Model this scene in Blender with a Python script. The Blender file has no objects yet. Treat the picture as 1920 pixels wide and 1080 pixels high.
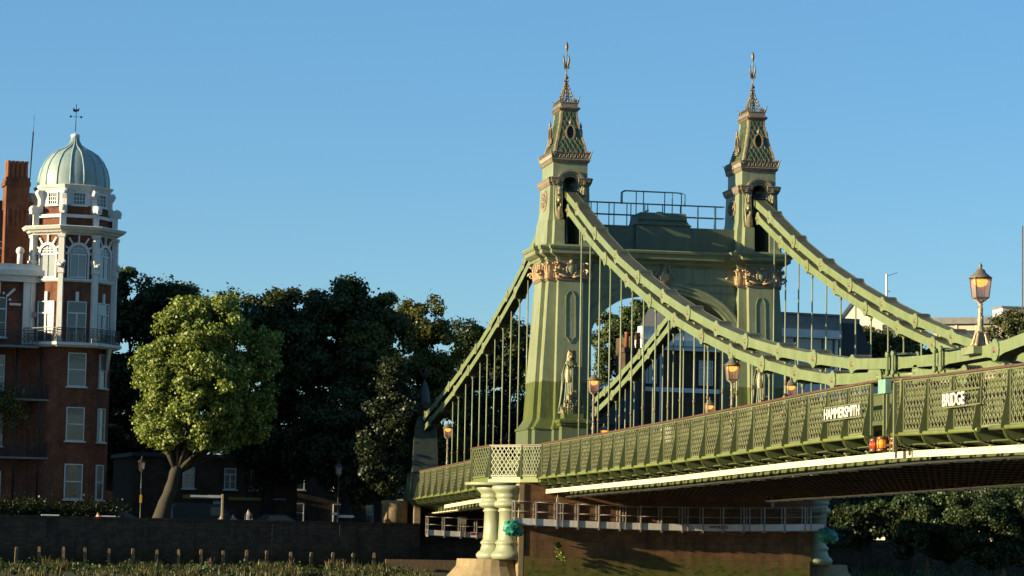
import bpy, bmesh, math, random
import numpy as np
from mathutils import Vector, Matrix
R = math.radians
PI = math.pi
random.seed(7)
RNG = np.random.default_rng(11)
sc = bpy.context.scene

# ------------------------------------------------------------------ camera
CAM = np.array([153.224, -38.784, 3.0]); YAW, PIT, ROL, FPX = 0.1951, 0.0925, 0.0183, 5176.1
FW = np.array([-math.cos(YAW)*math.cos(PIT), math.sin(YAW)*math.cos(PIT), math.sin(PIT)])
_R0 = np.array([math.sin(YAW), math.cos(YAW), 0.0]); _U0 = np.cross(_R0, FW)
RT = _R0*math.cos(ROL)+_U0*math.sin(ROL); UP = -_R0*math.sin(ROL)+_U0*math.cos(ROL)
cam_d = bpy.data.cameras.new("camera"); cam = bpy.data.objects.new("camera", cam_d)
sc.collection.objects.link(cam); sc.camera = cam
cam_d.sensor_width = 36; cam_d.lens = FPX/1920*36; cam_d.clip_start = 1; cam_d.clip_end = 6000
cam.matrix_world = Matrix(((RT[0], UP[0], -FW[0], CAM[0]), (RT[1], UP[1], -FW[1], CAM[1]),
                           (RT[2], UP[2], -FW[2], CAM[2]), (0, 0, 0, 1)))
def at(px, py, D=None, X=None, Y=None):
    """survey helper: the world point seen at a photo pixel at a known distance / plane"""
    d = FW+RT*(px-960)/FPX+UP*(540-py)/FPX
    t = D if D is not None else ((X-CAM[0])/d[0] if X is not None else (Y-CAM[1])/d[1])
    return Vector(CAM+d*t)

# ------------------------------------------------------------------ sky, sun, exposure
SUN_AZ, SUN_EL = R(7.5), R(12.0)          # azimuth from -Y towards +X
sdir = Vector((math.sin(SUN_AZ)*math.cos(SUN_EL), -math.cos(SUN_AZ)*math.cos(SUN_EL), math.sin(SUN_EL)))
w = bpy.data.worlds.new("World"); sc.world = w; w.use_nodes = True
nt = w.node_tree; bg = nt.nodes["Background"]
sky = nt.nodes.new("ShaderNodeTexSky"); sky.sky_type = 'NISHITA'; sky.sun_disc = False
sky.sun_elevation = SUN_EL; sky.sun_rotation = math.atan2(sdir.x, sdir.y)
sky.air_density = 1.0; sky.dust_density = 0.0; sky.ozone_density = 4.0; sky.altitude = 0
hs = nt.nodes.new("ShaderNodeHueSaturation"); hs.inputs['Saturation'].default_value = 1.2; hs.inputs['Hue'].default_value = .512
mx = nt.nodes.new("ShaderNodeMix"); mx.data_type = 'RGBA'; mx.inputs[0].default_value = .32; mx.inputs[7].default_value = (1.75, 3.6, 4.6, 1)   # even evening haze veil
nt.links.new(sky.outputs[0], hs.inputs['Color']); nt.links.new(hs.outputs[0], mx.inputs[6]); nt.links.new(mx.outputs[2], bg.inputs[0]); bg.inputs[1].default_value = 0.061
sun_d = bpy.data.lights.new("sun", 'SUN'); sun_d.energy = 5.0; sun_d.angle = R(0.5); sun_d.color = (1.0, 0.83, 0.50)
sun = bpy.data.objects.new("sun", sun_d); sc.collection.objects.link(sun)
sun.rotation_euler = sdir.to_track_quat('Z', 'Y').to_euler(); sun.location = (0, -100, 80)
sc.view_settings.view_transform = 'Standard'; sc.view_settings.look = 'None'
sc.view_settings.exposure = 1.5; sc.view_settings.gamma = 1.0

# ------------------------------------------------------------------ object helpers
COL = sc.collection
def tag(o, label=None, cat=None, group=None, kind=None):
    if label: o['label'] = label
    if cat: o['category'] = cat
    if group: o['group'] = group
    if kind: o['kind'] = kind
    return o
def empty(name, loc=(0, 0, 0), rz=0.0):
    o = bpy.data.objects.new(name, None); COL.objects.link(o); o.location = loc; o.rotation_euler = (0, 0, rz)
    o.empty_display_size = 0.5
    return o
def copy_tree(o, parent=None):
    c = o.copy(); COL.objects.link(c)
    if parent is not None: c.parent = parent
    for ch in [k for k in KIDS.get(o.name, [])]:
        d = copy_tree(ch, c); KIDS.setdefault(c.name, []).append(d)
    return c
KIDS = {}
def setpar(o, p):
    if p is not None:
        o.parent = p; KIDS.setdefault(p.name, []).append(o)

class MB:
    def __init__(s): s.v = []; s.f = []; s.m = []; s.sm = []
    def add(s, vs, fs, m=0, smooth=False):
        b = len(s.v); s.v += [tuple(v) for v in vs]
        for f in fs: s.f.append(tuple(i+b for i in f)); s.m.append(m); s.sm.append(smooth)
        return s
    def box(s, a, b, m=0):
        x0, y0, z0 = a; x1, y1, z1 = b
        s.add([(x0, y0, z0), (x1, y0, z0), (x1, y1, z0), (x0, y1, z0), (x0, y0, z1), (x1, y0, z1), (x1, y1, z1), (x0, y1, z1)],
              [(3, 2, 1, 0), (4, 5, 6, 7), (0, 1, 5, 4), (1, 2, 6, 5), (2, 3, 7, 6), (3, 0, 4, 7)], m); return s
    def cbox(s, c, d, m=0): return s.box([c[i]-d[i]/2 for i in range(3)], [c[i]+d[i]/2 for i in range(3)], m)
    def bar(s, p, q, w, h, m=0, up=(0, 0, 1)):
        p = Vector(p); q = Vector(q); d = (q-p)
        if d.length < 1e-6: return s
        d.normalize(); u = Vector(up)
        if abs(d.dot(u)) > .98: u = Vector((1, 0, 0))
        r = d.cross(u).normalized()*(w/2); u = r.cross(d).normalized()*(h/2)
        vs = [p-r-u, p+r-u, p+r+u, p-r+u, q-r-u, q+r-u, q+r+u, q-r+u]
        s.add(vs, [(0, 3, 2, 1), (4, 5, 6, 7), (0, 1, 5, 4), (1, 2, 6, 5), (2, 3, 7, 6), (3, 0, 4, 7)], m); return s
    def tube(s, pts, r, n=8, m=0, smooth=True, cap=True):
        pts = [Vector(p) for p in pts]; rs = r if isinstance(r, (list, tuple)) else [r]*len(pts)
        vs = []; prev = None
        for i, p in enumerate(pts):
            d = (pts[min(i+1, len(pts)-1)]-pts[max(i-1, 0)]).normalized()
            a = Vector((0, 0, 1)) if abs(d.z) < .9 else Vector((1, 0, 0))
            if prev is not None and prev.cross(d).length > 1e-3: a = prev
            u = d.cross(a).normalized(); v = d.cross(u).normalized()
            if prev is None: prev = a
            for k in range(n):
                t = 2*PI*k/n; vs.append(p+(u*math.cos(t)+v*math.sin(t))*rs[i])
        fs = []
        for i in range(len(pts)-1):
            for k in range(n):
                fs.append((i*n+k, (i+1)*n+k, (i+1)*n+(k+1) % n, i*n+(k+1) % n))
        s.add(vs, fs, m, smooth)
        if cap:
            b = len(s.v)-len(vs)
            s.f.append(tuple(b+k for k in range(n))); s.m.append(m); s.sm.append(False)
            s.f.append(tuple(b+(len(pts)-1)*n+k for k in reversed(range(n)))); s.m.append(m); s.sm.append(False)
        return s
    def lathe(s, prof, c=(0, 0, 0), n=20, m=0, smooth=True, sx=1, sy=1, rot=0, ribs=None):
        vs = []
        for (r, z) in prof:
            for k in range(n):
                t = rot+2*PI*k/n; vs.append((c[0]+r*sx*math.cos(t), c[1]+r*sy*math.sin(t), c[2]+z))
        fs = []
        for i in range(len(prof)-1):
            for k in range(n): fs.append((i*n+k, i*n+(k+1) % n, (i+1)*n+(k+1) % n, (i+1)*n+k))
        s.add(vs, fs, m, smooth)
        b = len(s.v)-len(vs)
        s.f.append(tuple(b+k for k in reversed(range(n)))); s.m.append(m); s.sm.append(False)
        s.f.append(tuple(b+(len(prof)-1)*n+k for k in range(n))); s.m.append(m); s.sm.append(False)
        return s
    def loft(s, rings, m=0, smooth=False, cap=True):
        n = len(rings[0]); vs = [p for r in rings for p in r]; fs = []
        for i in range(len(rings)-1):
            for k in range(n): fs.append((i*n+k, i*n+(k+1) % n, (i+1)*n+(k+1) % n, (i+1)*n+k))
        if cap: fs.append(tuple(reversed(range(n)))); fs.append(tuple((len(rings)-1)*n+k for k in range(n)))
        s.add(vs, fs, m, smooth); return s
    def prism_xz(s, poly, y0, y1, m=0):      # polygon in XZ extruded along Y
        n = len(poly); vs = [(p[0], y0, p[1]) for p in poly]+[(p[0], y1, p[1]) for p in poly]
        fs = [tuple(range(n)), tuple(reversed(range(n, 2*n)))]+[((k+1) % n, k, n+k, n+(k+1) % n) for k in range(n)]
        s.add(vs, fs, m); return s
    def prism_yz(s, poly, x0, x1, m=0):
        n = len(poly); vs = [(x0, p[0], p[1]) for p in poly]+[(x1, p[0], p[1]) for p in poly]
        fs = [tuple(reversed(range(n))), tuple(range(n, 2*n))]+[(k, (k+1) % n, n+(k+1) % n, n+k) for k in range(n)]
        s.add(vs, fs, m); return s
    def prism_xy(s, poly, z0, z1, m=0):
        n = len(poly); vs = [(p[0], p[1], z0) for p in poly]+[(p[0], p[1], z1) for p in poly]
        fs = [tuple(reversed(range(n))), tuple(range(n, 2*n))]+[(k, (k+1) % n, n+(k+1) % n, n+k) for k in range(n)]
        s.add(vs, fs, m); return s
    def blob(s, c, r, m=0, seed=0, k=.25, n=10, rings=6, sq=(1, 1, 1)):
        rr = random.Random(seed); vs = []
        for i in range(rings+1):
            ph = PI*i/rings
            for j in range(n):
                th = 2*PI*j/n; q = r*(1+rr.uniform(-k, k))
                if i in (0, rings): q = r
                vs.append((c[0]+q*sq[0]*math.sin(ph)*math.cos(th), c[1]+q*sq[1]*math.sin(ph)*math.sin(th), c[2]+q*sq[2]*math.cos(ph)))
        fs = [(i*n+j, (i+1)*n+j, (i+1)*n+(j+1) % n, i*n+(j+1) % n) for i in range(rings) for j in range(n)]
        s.add(vs, fs, m, True); return s
    def mesh(s, name, mats):
        me = bpy.data.meshes.new(name); me.from_pydata([tuple(v) for v in s.v], [], s.f)
        mats = mats if isinstance(mats, (list, tuple)) else [mats]
        for x in mats: me.materials.append(x)
        me.polygons.foreach_set('material_index', s.m); me.polygons.foreach_set('use_smooth', s.sm)
        bm = bmesh.new(); bm.from_mesh(me); bmesh.ops.recalc_face_normals(bm, faces=bm.faces[:]); bm.to_mesh(me); bm.free()
        me.update(); return me
    def build(s, name, mats, parent=None, loc=None, bevel=0):
        o = bpy.data.objects.new(name, s.mesh(name, mats)); COL.objects.link(o); setpar(o, parent)
        if loc is not None: o.location = loc
        if bevel:
            b = o.modifiers.new('bevel', 'BEVEL'); b.width = bevel; b.segments = 2; b.limit_method = 'ANGLE'; b.angle_limit = R(40)
        return o
def inst(me, name, parent, loc=(0, 0, 0), rot=(0, 0, 0), scl=(1, 1, 1)):
    o = bpy.data.objects.new(name, me); COL.objects.link(o); setpar(o, parent)
    o.location = loc; o.rotation_euler = rot; o.scale = scl
    return o
def lerp_tab(tab, x):
    if x <= tab[0][0]: return tab[0][1]
    for (a, b), (c, d) in zip(tab, tab[1:]):
        if x <= c: return b+(d-b)*(x-a)/(c-a)
    return tab[-1][1]

# ------------------------------------------------------------------ materials
def node(nt, t, **k):
    n = nt.nodes.new(t)
    for a, b in k.items(): setattr(n, a, b)
    return n
def ramp(nt, fac, stops):
    n = nt.nodes.new('ShaderNodeValToRGB'); nt.links.new(fac, n.inputs[0])
    e = n.color_ramp.elements
    while len(e) < len(stops): e.new(0.5)
    for q, (p, c) in zip(e, stops): q.position = p; q.color = (*c, 1) if len(c) == 3 else c
    return n
def noise(nt, vec, scale, detail=4, rough=.6, dist=0):
    n = nt.nodes.new('ShaderNodeTexNoise'); n.inputs['Scale'].default_value = scale
    n.inputs['Detail'].default_value = detail; n.inputs['Roughness'].default_value = rough; n.inputs['Distortion'].default_value = dist
    nt.links.new(vec, n.inputs['Vector']); return n
def mapping(nt, vec, scale):
    m = nt.nodes.new('ShaderNodeMapping'); m.inputs['Scale'].default_value = scale; nt.links.new(vec, m.inputs[0]); return m.outputs[0]
def mixc(nt, fac, a, b, mode='MIX'):
    n = nt.nodes.new('ShaderNodeMix'); n.data_type = 'RGBA'; n.blend_type = mode
    for sock, v in ((n.inputs[0], fac), (n.inputs[6], a), (n.inputs[7], b)):
        if hasattr(v, 'node'): nt.links.new(v, sock)
        elif isinstance(v, (int, float)): sock.default_value = v
        else: sock.default_value = (*v, 1)
    return n.outputs[2]
def base(name, rough=.6, metal=0, spec=.5):
    m = bpy.data.materials.new(name); m.use_nodes = True; nt = m.node_tree; b = nt.nodes['Principled BSDF']
    b.inputs['Roughness'].default_value = rough; b.inputs['Metallic'].default_value = metal
    b.inputs['Specular IOR Level'].default_value = spec
    g = nt.nodes.new('ShaderNodeNewGeometry')
    return m, nt, b, g.outputs['Position']
def bump(nt, b, h, strength=.3, dist=.02):
    n = nt.nodes.new('ShaderNodeBump'); n.inputs['Strength'].default_value = strength; n.inputs['Distance'].default_value = dist
    nt.links.new(h, n.inputs['Height']); nt.links.new(n.outputs[0], b.inputs['Normal'])
ALB = .525
BRIGHT = {'white_render', 'white_letter_paint', 'white_window_paint', 'cream_pipe_paint', 'toe_board_metal', 'skin', 'yellow_plastic'}
def paint(name, col, col2=None, scale=1.5, rough=.5, metal=0, streak=True, rust=None, spec=.5, bm=.15):
    m, nt, b, P = base(name, rough, metal, spec)
    col2 = col2 or tuple(c*.7 for c in col)
    k_ = .67 if name in BRIGHT else ALB
    col = tuple(c*k_ for c in col); col2 = tuple(c*k_ for c in col2)
    if rust: rust = tuple(c*k_ for c in rust)
    n = noise(nt, P, scale, 6, .65)
    c = mixc(nt, ramp(nt, n.outputs[0], [(.38, (0, 0, 0)), (.68, (1, 1, 1))]).outputs[0], col, col2)
    if streak:
        n2 = noise(nt, mapping(nt, P, (6, 6, .5)), 1.2, 4, .6)
        c = mixc(nt, ramp(nt, n2.outputs[0], [(.5, (0, 0, 0)), (.8, (.5, .5, .5))]).outputs[0], c, tuple(x*.55 for x in col2))
    if rust:
        n3 = noise(nt, P, 5, 5, .7)
        c = mixc(nt, ramp(nt, n3.outputs[0], [(.62, (0, 0, 0)), (.7, (1, 1, 1))]).outputs[0], c, rust)
    nt.links.new(c, b.inputs['Base Color'])
    if bm: bump(nt, b, noise(nt, P, 14, 4, .6).outputs[0], bm, .02)
    return m
def brick(name, c1, c2, mortar, scale=1.0, w=.225, h=.075, rough=.85, rot=None, moss=None, mort=.01):
    c1, c2, mortar = (tuple(c*ALB for c in q) for q in (c1, c2, mortar))
    m, nt, b, P = base(name, rough, 0, .2)
    # horizontal coordinate = x+y so that every vertical face shows courses
    sp = nt.nodes.new('ShaderNodeSeparateXYZ')
    tc = nt.nodes.new('ShaderNodeTexCoord'); nt.links.new(tc.outputs['Object'], sp.inputs[0])
    ad = nt.nodes.new('ShaderNodeMath'); nt.links.new(sp.outputs[0], ad.inputs[0]); nt.links.new(sp.outputs[1], ad.inputs[1])
    cb = nt.nodes.new('ShaderNodeCombineXYZ'); nt.links.new(ad.outputs[0], cb.inputs[0]); nt.links.new(sp.outputs[2], cb.inputs[1])
    t = nt.nodes.new('ShaderNodeTexBrick'); nt.links.new(cb.outputs[0], t.inputs['Vector'])
    t.inputs['Scale'].default_value = scale; t.inputs['Brick Width'].default_value = w; t.inputs['Row Height'].default_value = h
    t.inputs['Mortar Size'].default_value = mort; t.inputs['Mortar Smooth'].default_value = .2
    t.inputs['Color1'].default_value = (*c1, 1); t.inputs['Color2'].default_value = (*c2, 1); t.inputs['Mortar'].default_value = (*mortar, 1)
    n = noise(nt, P, 1.1, 7, .75)
    c = mixc(nt, ramp(nt, n.outputs[0], [(.35, (0, 0, 0)), (.70, (.85, .85, .85))]).outputs[0], t.outputs[0], tuple(x*.28 for x in c1))
    nv = noise(nt, mapping(nt, P, (1.6, 1.6, .22)), 1.3, 5, .65)
    c = mixc(nt, ramp(nt, nv.outputs[0], [(.52, (0, 0, 0)), (.75, (.7, .7, .7))]).outputs[0], c, tuple(x*.18 for x in c1))
    if moss: c = moss(nt, P, c)
    nt.links.new(c, b.inputs['Base Color']); bump(nt, b, t.outputs['Fac'], -.4, .02)
    return m
def moss_low(z0, z1, col, sc_=1.3):
    def f(nt, P, c):
        sp = nt.nodes.new('ShaderNodeSeparateXYZ'); nt.links.new(P, sp.inputs[0])
        n = noise(nt, mapping(nt, P, (1, 1, .6)), sc_, 6, .7)
        mm = nt.nodes.new('ShaderNodeMath'); mm.operation = 'MULTIPLY_ADD'; nt.links.new(n.outputs[0], mm.inputs[0])
        mm.inputs[1].default_value = -(z1-z0)*2.4; nt.links.new(sp.outputs[2], mm.inputs[2])
        mr = nt.nodes.new('ShaderNodeMapRange'); nt.links.new(mm.outputs[0], mr.inputs[0])
        k = (z1-z0)*1.2
        mr.inputs[1].default_value = z0-k; mr.inputs[2].default_value = z1-k; mr.inputs[3].default_value = 1; mr.inputs[4].default_value = 0
        n7 = noise(nt, mapping(nt, P, (1.5, 1.5, 3)), 1.6, 7, .75)
        cc = ramp(nt, n7.outputs[0], [(.32, (.012, .011, .006)), (.46, tuple(q*.64 for q in col)), (.58, tuple(q*.9 for q in col)), (.72, (.10, .06, .035))]).outputs[0]
        return mixc(nt, mr.outputs[0], c, cc)
    return f
M = {}
# pale weathered sage green of the bridge
GREEN = (.35, .39, .235); GREEN2 = (.25, .29, .14)
M['green'] = paint('green_paint', GREEN, GREEN2, 1.2, .5)
M['green_chain'] = paint('chain_green_paint', (.27, .335, .165), (.21, .265, .115), 1.6, .45, rust=None)
def grime_top(m, col, lo=.35, hi=.6):
    nt = m.node_tree; b = nt.nodes['Principled BSDF']; src = b.inputs['Base Color'].links[0].from_socket
    g = nt.nodes.new('ShaderNodeNewGeometry'); sp = nt.nodes.new('ShaderNodeSeparateXYZ'); nt.links.new(g.outputs['True Normal'], sp.inputs[0])
    mr = nt.nodes.new('ShaderNodeMapRange'); nt.links.new(sp.outputs[2], mr.inputs[0]); mr.inputs[1].default_value = lo; mr.inputs[2].default_value = hi
    nt.links.new(mixc(nt, mr.outputs[0], src, col), b.inputs['Base Color'])
grime_top(M['green_chain'], (.060, .062, .048))
M['chain_inner'] = paint('dark_inner_chain_plate', (.085, .095, .06), (.05, .055, .04), 3, .7, streak=False)  # inner plates, darker than the outermost ones
M['green_mid'] = paint('mid_green_paint', (.19, .235, .12), (.13, .16, .08), 1.5, .5, streak=False)
M['green_dark'] = paint('deep_green_paint', (.13, .165, .060), (.09, .115, .04), 1.5, .5)
M['lattice'] = paint('lattice_green_paint', (.27, .295, .165), (.19, .215, .10), 2.0, .5, streak=False)
M['green_tube'] = paint('bright_green_paint', (.27, .32, .085), (.20, .24, .06), 2.0, .4)
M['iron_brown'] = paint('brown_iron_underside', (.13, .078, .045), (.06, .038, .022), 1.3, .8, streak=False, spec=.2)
M['rust'] = paint('rusty_bolt_paint', (.27, .18, .11), (.17, .10, .06), 5, .6, streak=False)
for key in ('lattice', 'green_tube', 'green_dark'):
    nt = M[key].node_tree; b = nt.nodes['Principled BSDF']; src = b.inputs['Base Color'].links[0].from_socket
    oi = nt.nodes.new('ShaderNodeObjectInfo'); mr = nt.nodes.new('ShaderNodeMapRange'); nt.links.new(oi.outputs['Random'], mr.inputs[0]); mr.inputs[3].default_value = 0; mr.inputs[4].default_value = .45
    nt.links.new(mixc(nt, mr.outputs[0], src, (.075, .085, .03)), b.inputs['Base Color'])
M['rail_brown'] = paint('brown_handrail', (.17, .09, .06), (.12, .06, .04), 3, .5, streak=False)
M['gold_olive'] = paint('tarnished_gilding', (.28, .215, .11), (.17, .13, .06), 5, .45, metal=.3, streak=False, bm=.4)
M['gold'] = paint('gold_leaf', (.74, .53, .31), (.34, .21, .11), 6, .42, metal=.2, streak=False, bm=.5)
M['gold_brown'] = paint('brown_gold_moulding', (.37, .295, .21), (.26, .20, .14), 3, .5, streak=True)
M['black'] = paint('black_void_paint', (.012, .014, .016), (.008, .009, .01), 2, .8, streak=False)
M['teal_rail'] = paint('dark_teal_rail', (.06, .20, .24), (.05, .16, .19), 3, .5, streak=False)
M['pipe'] = paint('cream_pipe_paint', (.80, .74, .55), (.70, .62, .42), .8, .45, streak=False)
M['steel'] = paint('galvanised_steel', (.62, .55, .50), (.40, .34, .30), 3, .5, metal=.3)
M['aluminium'] = paint('toe_board_metal', (.95, .88, .84), (.75, .68, .64), 2, .5)
M['column'] = paint('pale_green_cast_iron', (.46, .48, .31), (.36, .39, .22), 1.0, .5)
M['white'] = paint('white_render', (.78, .78, .76), (.66, .66, .64), 1.0, .6)
M['white_sign'] = paint('white_letter_paint', (.85, .82, .72), (.75, .7, .6), 3, .5, streak=False)
M['white_wood'] = paint('white_window_paint', (.72, .73, .74), (.62, .63, .64), 2, .45, streak=False)
M['lead'] = paint('grey_lead_roof', (.30, .29, .28), (.20, .20, .20), 1.5, .6)
M['slate'] = paint('dark_slate', (.045, .048, .060), (.030, .032, .042), 2.5, .7)
M['copper'] = paint('green_copper_dome', (.41, .54, .545), (.32, .43, .44), 1.2, .5)
M['terracotta'] = paint('terracotta_pot', (.42, .13, .05), (.30, .09, .04), 3, .8)
M['ironwork'] = paint('black_ironwork', (.018, .018, .022), (.01, .01, .012), 3, .5, streak=False)
M['turquoise'] = paint('turquoise_box_paint', (.30, .52, .42), (.24, .44, .36), 3, .5, streak=False)
M['tarp'] = paint('green_tarpaulin', (.03, .36, .26), (.02, .22, .17), 3, .5, streak=False, bm=.8)
M['attic'] = paint('shade_dark_attic_paint', (.135, .18, .115), (.10, .135, .085), 1.5, .55)  # attic green darkened so the colour itself carries the shade there
M['pylon'] = paint('shade_dark_green_iron', (.055, .07, .05), (.035, .045, .035), 2, .6)  # green iron darkened to stand in for tree shade on the pylon
M['wood'] = paint('weathered_pile_timber', (.26, .17, .09), (.13, .085, .045), 5, .85)
M['post_wood'] = paint('pale_post_timber', (.62, .48, .30), (.5, .36, .22), 3, .7, streak=False)
M['bark'] = paint('bark', (.055, .042, .028), (.035, .026, .018), 4, .9, bm=.8)
M['bark_light'] = paint('pale_willow_bark', (.42, .27, .12), (.25, .15, .07), 4, .9, bm=.8)
M['skin'] = paint('skin', (.55, .30, .20), (.48, .25, .17), 8, .55, streak=False, bm=0)
M['hair'] = paint('dark_hair', (.03, .02, .015), (.02, .012, .01), 20, .7, streak=False, bm=.3)
for nme, c in (('shirt_blue', (.18, .25, .34)), ('shirt_white', (.72, .72, .72)), ('shirt_grey', (.16, .18, .21)), ('trousers', (.03, .035, .05)), ('top_red', (.5, .12, .06))):
    M[nme] = paint(nme, c, None, 6, .85, streak=False, bm=.3)
M['car_dark'] = paint('dark_car_paint', (.012, .014, .02), (.01, .012, .018), 1, .55, streak=False, bm=0)
M['curtain'] = paint('curtain_cloth', (.42, .40, .34), (.32, .30, .25), 6, .9)
M['tyre'] = paint('tyre_rubber', (.02, .02, .02), None, 3, .9, streak=False)
M['yellow_box'] = paint('yellow_plastic', (.75, .38, .01), (.65, .30, .01), 3, .5, streak=False)
M['sign_white'] = paint('sign_panel_white', (.6, .64, .7), (.5, .55, .6), 3, .5, streak=False)
M['beige'] = paint('beige_cladding', (.80, .66, .50), (.72, .58, .43), .6, .8)
M['cream'] = paint('cream_render', (.95, .86, .70), (.85, .76, .6), .6, .8)
M['asphalt'] = paint('asphalt', (.05, .05, .05), (.035, .035, .035), 1.5, .9, streak=False)
M['grave'] = paint('paving', (.14, .13, .11), (.10, .095, .08), 2, .9, streak=False)
M['red'] = paint('red_sign_paint', (.55, .03, .02), (.45, .02, .02), 3, .5, streak=False)
M['yellow_fascia'] = paint('yellow_fascia', (.45, .35, .05), (.4, .3, .04), 1, .6, streak=False)
M['brick_red'] = brick('red_brick', (.40, .135, .07), (.29, .095, .052), (.22, .14, .10))
M['brick_brown'] = brick('dark_brown_brick', (.19, .11, .07), (.13, .075, .05), (.12, .09, .07))
M['brick_purple'] = brick('plum_brick', (.20, .07, .055), (.14, .05, .04), (.1, .06, .05))
M['stone'] = brick('brown_pier_stone', (.44, .22, .11), (.30, .155, .08), (.10, .065, .045), 1, 1.15, .46, .85,
                   moss=moss_low(1.6, 2.7, (.11, .11, .022)), mort=.012)
M['stone_buff'] = paint('buff_stone', (.44, .32, .17), (.30, .22, .11), 1.6, .85)
M['wall'] = brick('river_wall_brick', (.15, .11, .08), (.08, .06, .045), (.17, .14, .11), 1, .45, .15, .9, mort=.012,
                  moss=moss_low(1.2, 2.6, (.022, .022, .010)))
M['round_stone'] = paint('rough_sandy_stone', (.46, .33, .19), (.26, .18, .10), 4, .9, bm=.9)
def mud():
    m, nt, b, P = base('foreshore_mud', .7, 0, .3)
    n = noise(nt, P, .5, 8, .7)
    c = ramp(nt, n.outputs[0], [(.3, (.03, .026, .018)), (.55, (.06, .055, .03)), (.75, (.045, .055, .02))]).outputs[0]
    nt.links.new(c, b.inputs['Base Color']); bump(nt, b, noise(nt, P, 3, 6, .7).outputs[0], .8, .15); return m
M['mud'] = mud()
def tower_mat():
    m, nt, b, P = base('weathered_tower_paint', .5)
    n = noise(nt, P, .9, 6, .65)
    c = mixc(nt, ramp(nt, n.outputs[0], [(.35, (0, 0, 0)), (.7, (1, 1, 1))]).outputs[0], tuple(q*.525 for q in GREEN), (.135, .155, .082))
    n2 = noise(nt, mapping(nt, P, (3.5, 3.5, .25)), 1.1, 5, .6)
    c = mixc(nt, ramp(nt, n2.outputs[0], [(.48, (0, 0, 0)), (.72, (.55, .55, .55))]).outputs[0], c, (.085, .10, .045))
    # uncleaned mossy band at the foot of the towers, with a ragged painted edge
    sp = nt.nodes.new('ShaderNodeSeparateXYZ'); nt.links.new(P, sp.inputs[0])
    n3 = noise(nt, mapping(nt, P, (1.2, 1.2, .05)), 1.5, 3, .5)
    mm = nt.nodes.new('ShaderNodeMath'); mm.operation = 'MULTIPLY_ADD'; nt.links.new(n3.outputs[0], mm.inputs[0]); mm.inputs[1].default_value = -.25
    nt.links.new(sp.outputs[2], mm.inputs[2])
    mr = nt.nodes.new('ShaderNodeMapRange'); nt.links.new(mm.outputs[0], mr.inputs[0]); mr.inputs[1].default_value = 12.0; mr.inputs[2].default_value = 12.03
    mr.inputs[3].default_value = 1; mr.inputs[4].default_value = 0
    n4 = noise(nt, mapping(nt, P, (5, 5, .6)), 1.2, 6, .7)
    mo = ramp(nt, n4.outputs[0], [(.35, (.042, .056, .010)), (.6, (.085, .10, .022)), (.78, (.15, .155, .06))]).outputs[0]
    c = mixc(nt, mr.outputs[0], c, mo)
    mr2 = nt.nodes.new('ShaderNodeMapRange'); nt.links.new(sp.outputs[2], mr2.inputs[0]); mr2.inputs[1].default_value = 9.38; mr2.inputs[2].default_value = 9.42; mr2.inputs[3].default_value = .75; mr2.inputs[4].default_value = 0
    c = mixc(nt, mr2.outputs[0], c, (.085, .105, .06))
    n5 = noise(nt, P, 2.2, 6, .75)
    c = mixc(nt, ramp(nt, n5.outputs[0], [(.66, (0, 0, 0)), (.74, (.5, .5, .5))]).outputs[0], c, (.10, .06, .038))
    nt.links.new(c, b.inputs['Base Color']); bump(nt, b, noise(nt, P, 10, 5, .6).outputs[0], .25, .03)
    return m
M['tower'] = tower_mat()
def glass_mat(name, col, rough=.08, lit=None):
    m, nt, b, P = base(name, rough, 0, 1.0)
    n = noise(nt, P, 1.5, 3, .5)
    nt.links.new(mixc(nt, n.outputs[0], col, tuple(c*.5 for c in col)), b.inputs['Base Color'])
    return m
M['glass'] = glass_mat('window_glass', (.02, .026, .03), .1)
M['glass_pale'] = glass_mat('curtained_glass', (.16, .20, .20), .15)
M['glass_dark'] = glass_mat('dark_glass', (.01, .012, .014), .35)
def lampglass():
    m, nt, b, P = base('frosted_lamp_glass', .25, 0, .6)
    b.inputs['Base Color'].default_value = (.36, .30, .27, 1); b.inputs['Alpha'].default_value = 1
    tr = nt.nodes.new('ShaderNodeBsdfTranslucent'); tr.inputs[0].default_value = (.55, .38, .32, 1)
    mx = nt.nodes.new('ShaderNodeMixShader'); mx.inputs[0].default_value = .28
    nt.links.new(b.outputs[0], mx.inputs[1]); nt.links.new(tr.outputs[0], mx.inputs[2])
    tp_ = nt.nodes.new('ShaderNodeBsdfTransparent'); tp_.inputs[0].default_value = (1, .9, .85, 1); m3 = nt.nodes.new('ShaderNodeMixShader'); m3.inputs[0].default_value = .42
    nt.links.new(mx.outputs[0], m3.inputs[1]); nt.links.new(tp_.outputs[0], m3.inputs[2])
    nt.links.new(m3.outputs[0], nt.nodes['Material Output'].inputs[0]); return m
M['lampglass'] = lampglass()
M['lamp_frame'] = paint('weathered_lamp_frame', (.24, .20, .14), (.16, .13, .09), 4, .5, streak=False)
def emit(name, col, s):
    m = bpy.data.materials.new(name); m.use_nodes = True; b = m.node_tree.nodes['Principled BSDF']
    b.inputs['Base Color'].default_value = (*col, 1); b.inputs['Emission Color'].default_value = (*col, 1); b.inputs['Emission Strength'].default_value = s
    return m
M['bulb'] = emit('lamp_bulb', (1.0, .36, .06), 1.5)
M['nav_red'] = emit('red_signal_glass', (.55, .04, .01), .12)
M['nav_amber'] = emit('amber_signal_glass', (.75, .22, .01), .22)
M['nav_copper'] = paint('copper_lamp_body', (.55, .22, .10), (.4, .15, .07), 4, .35, metal=.5, streak=False)
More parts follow.
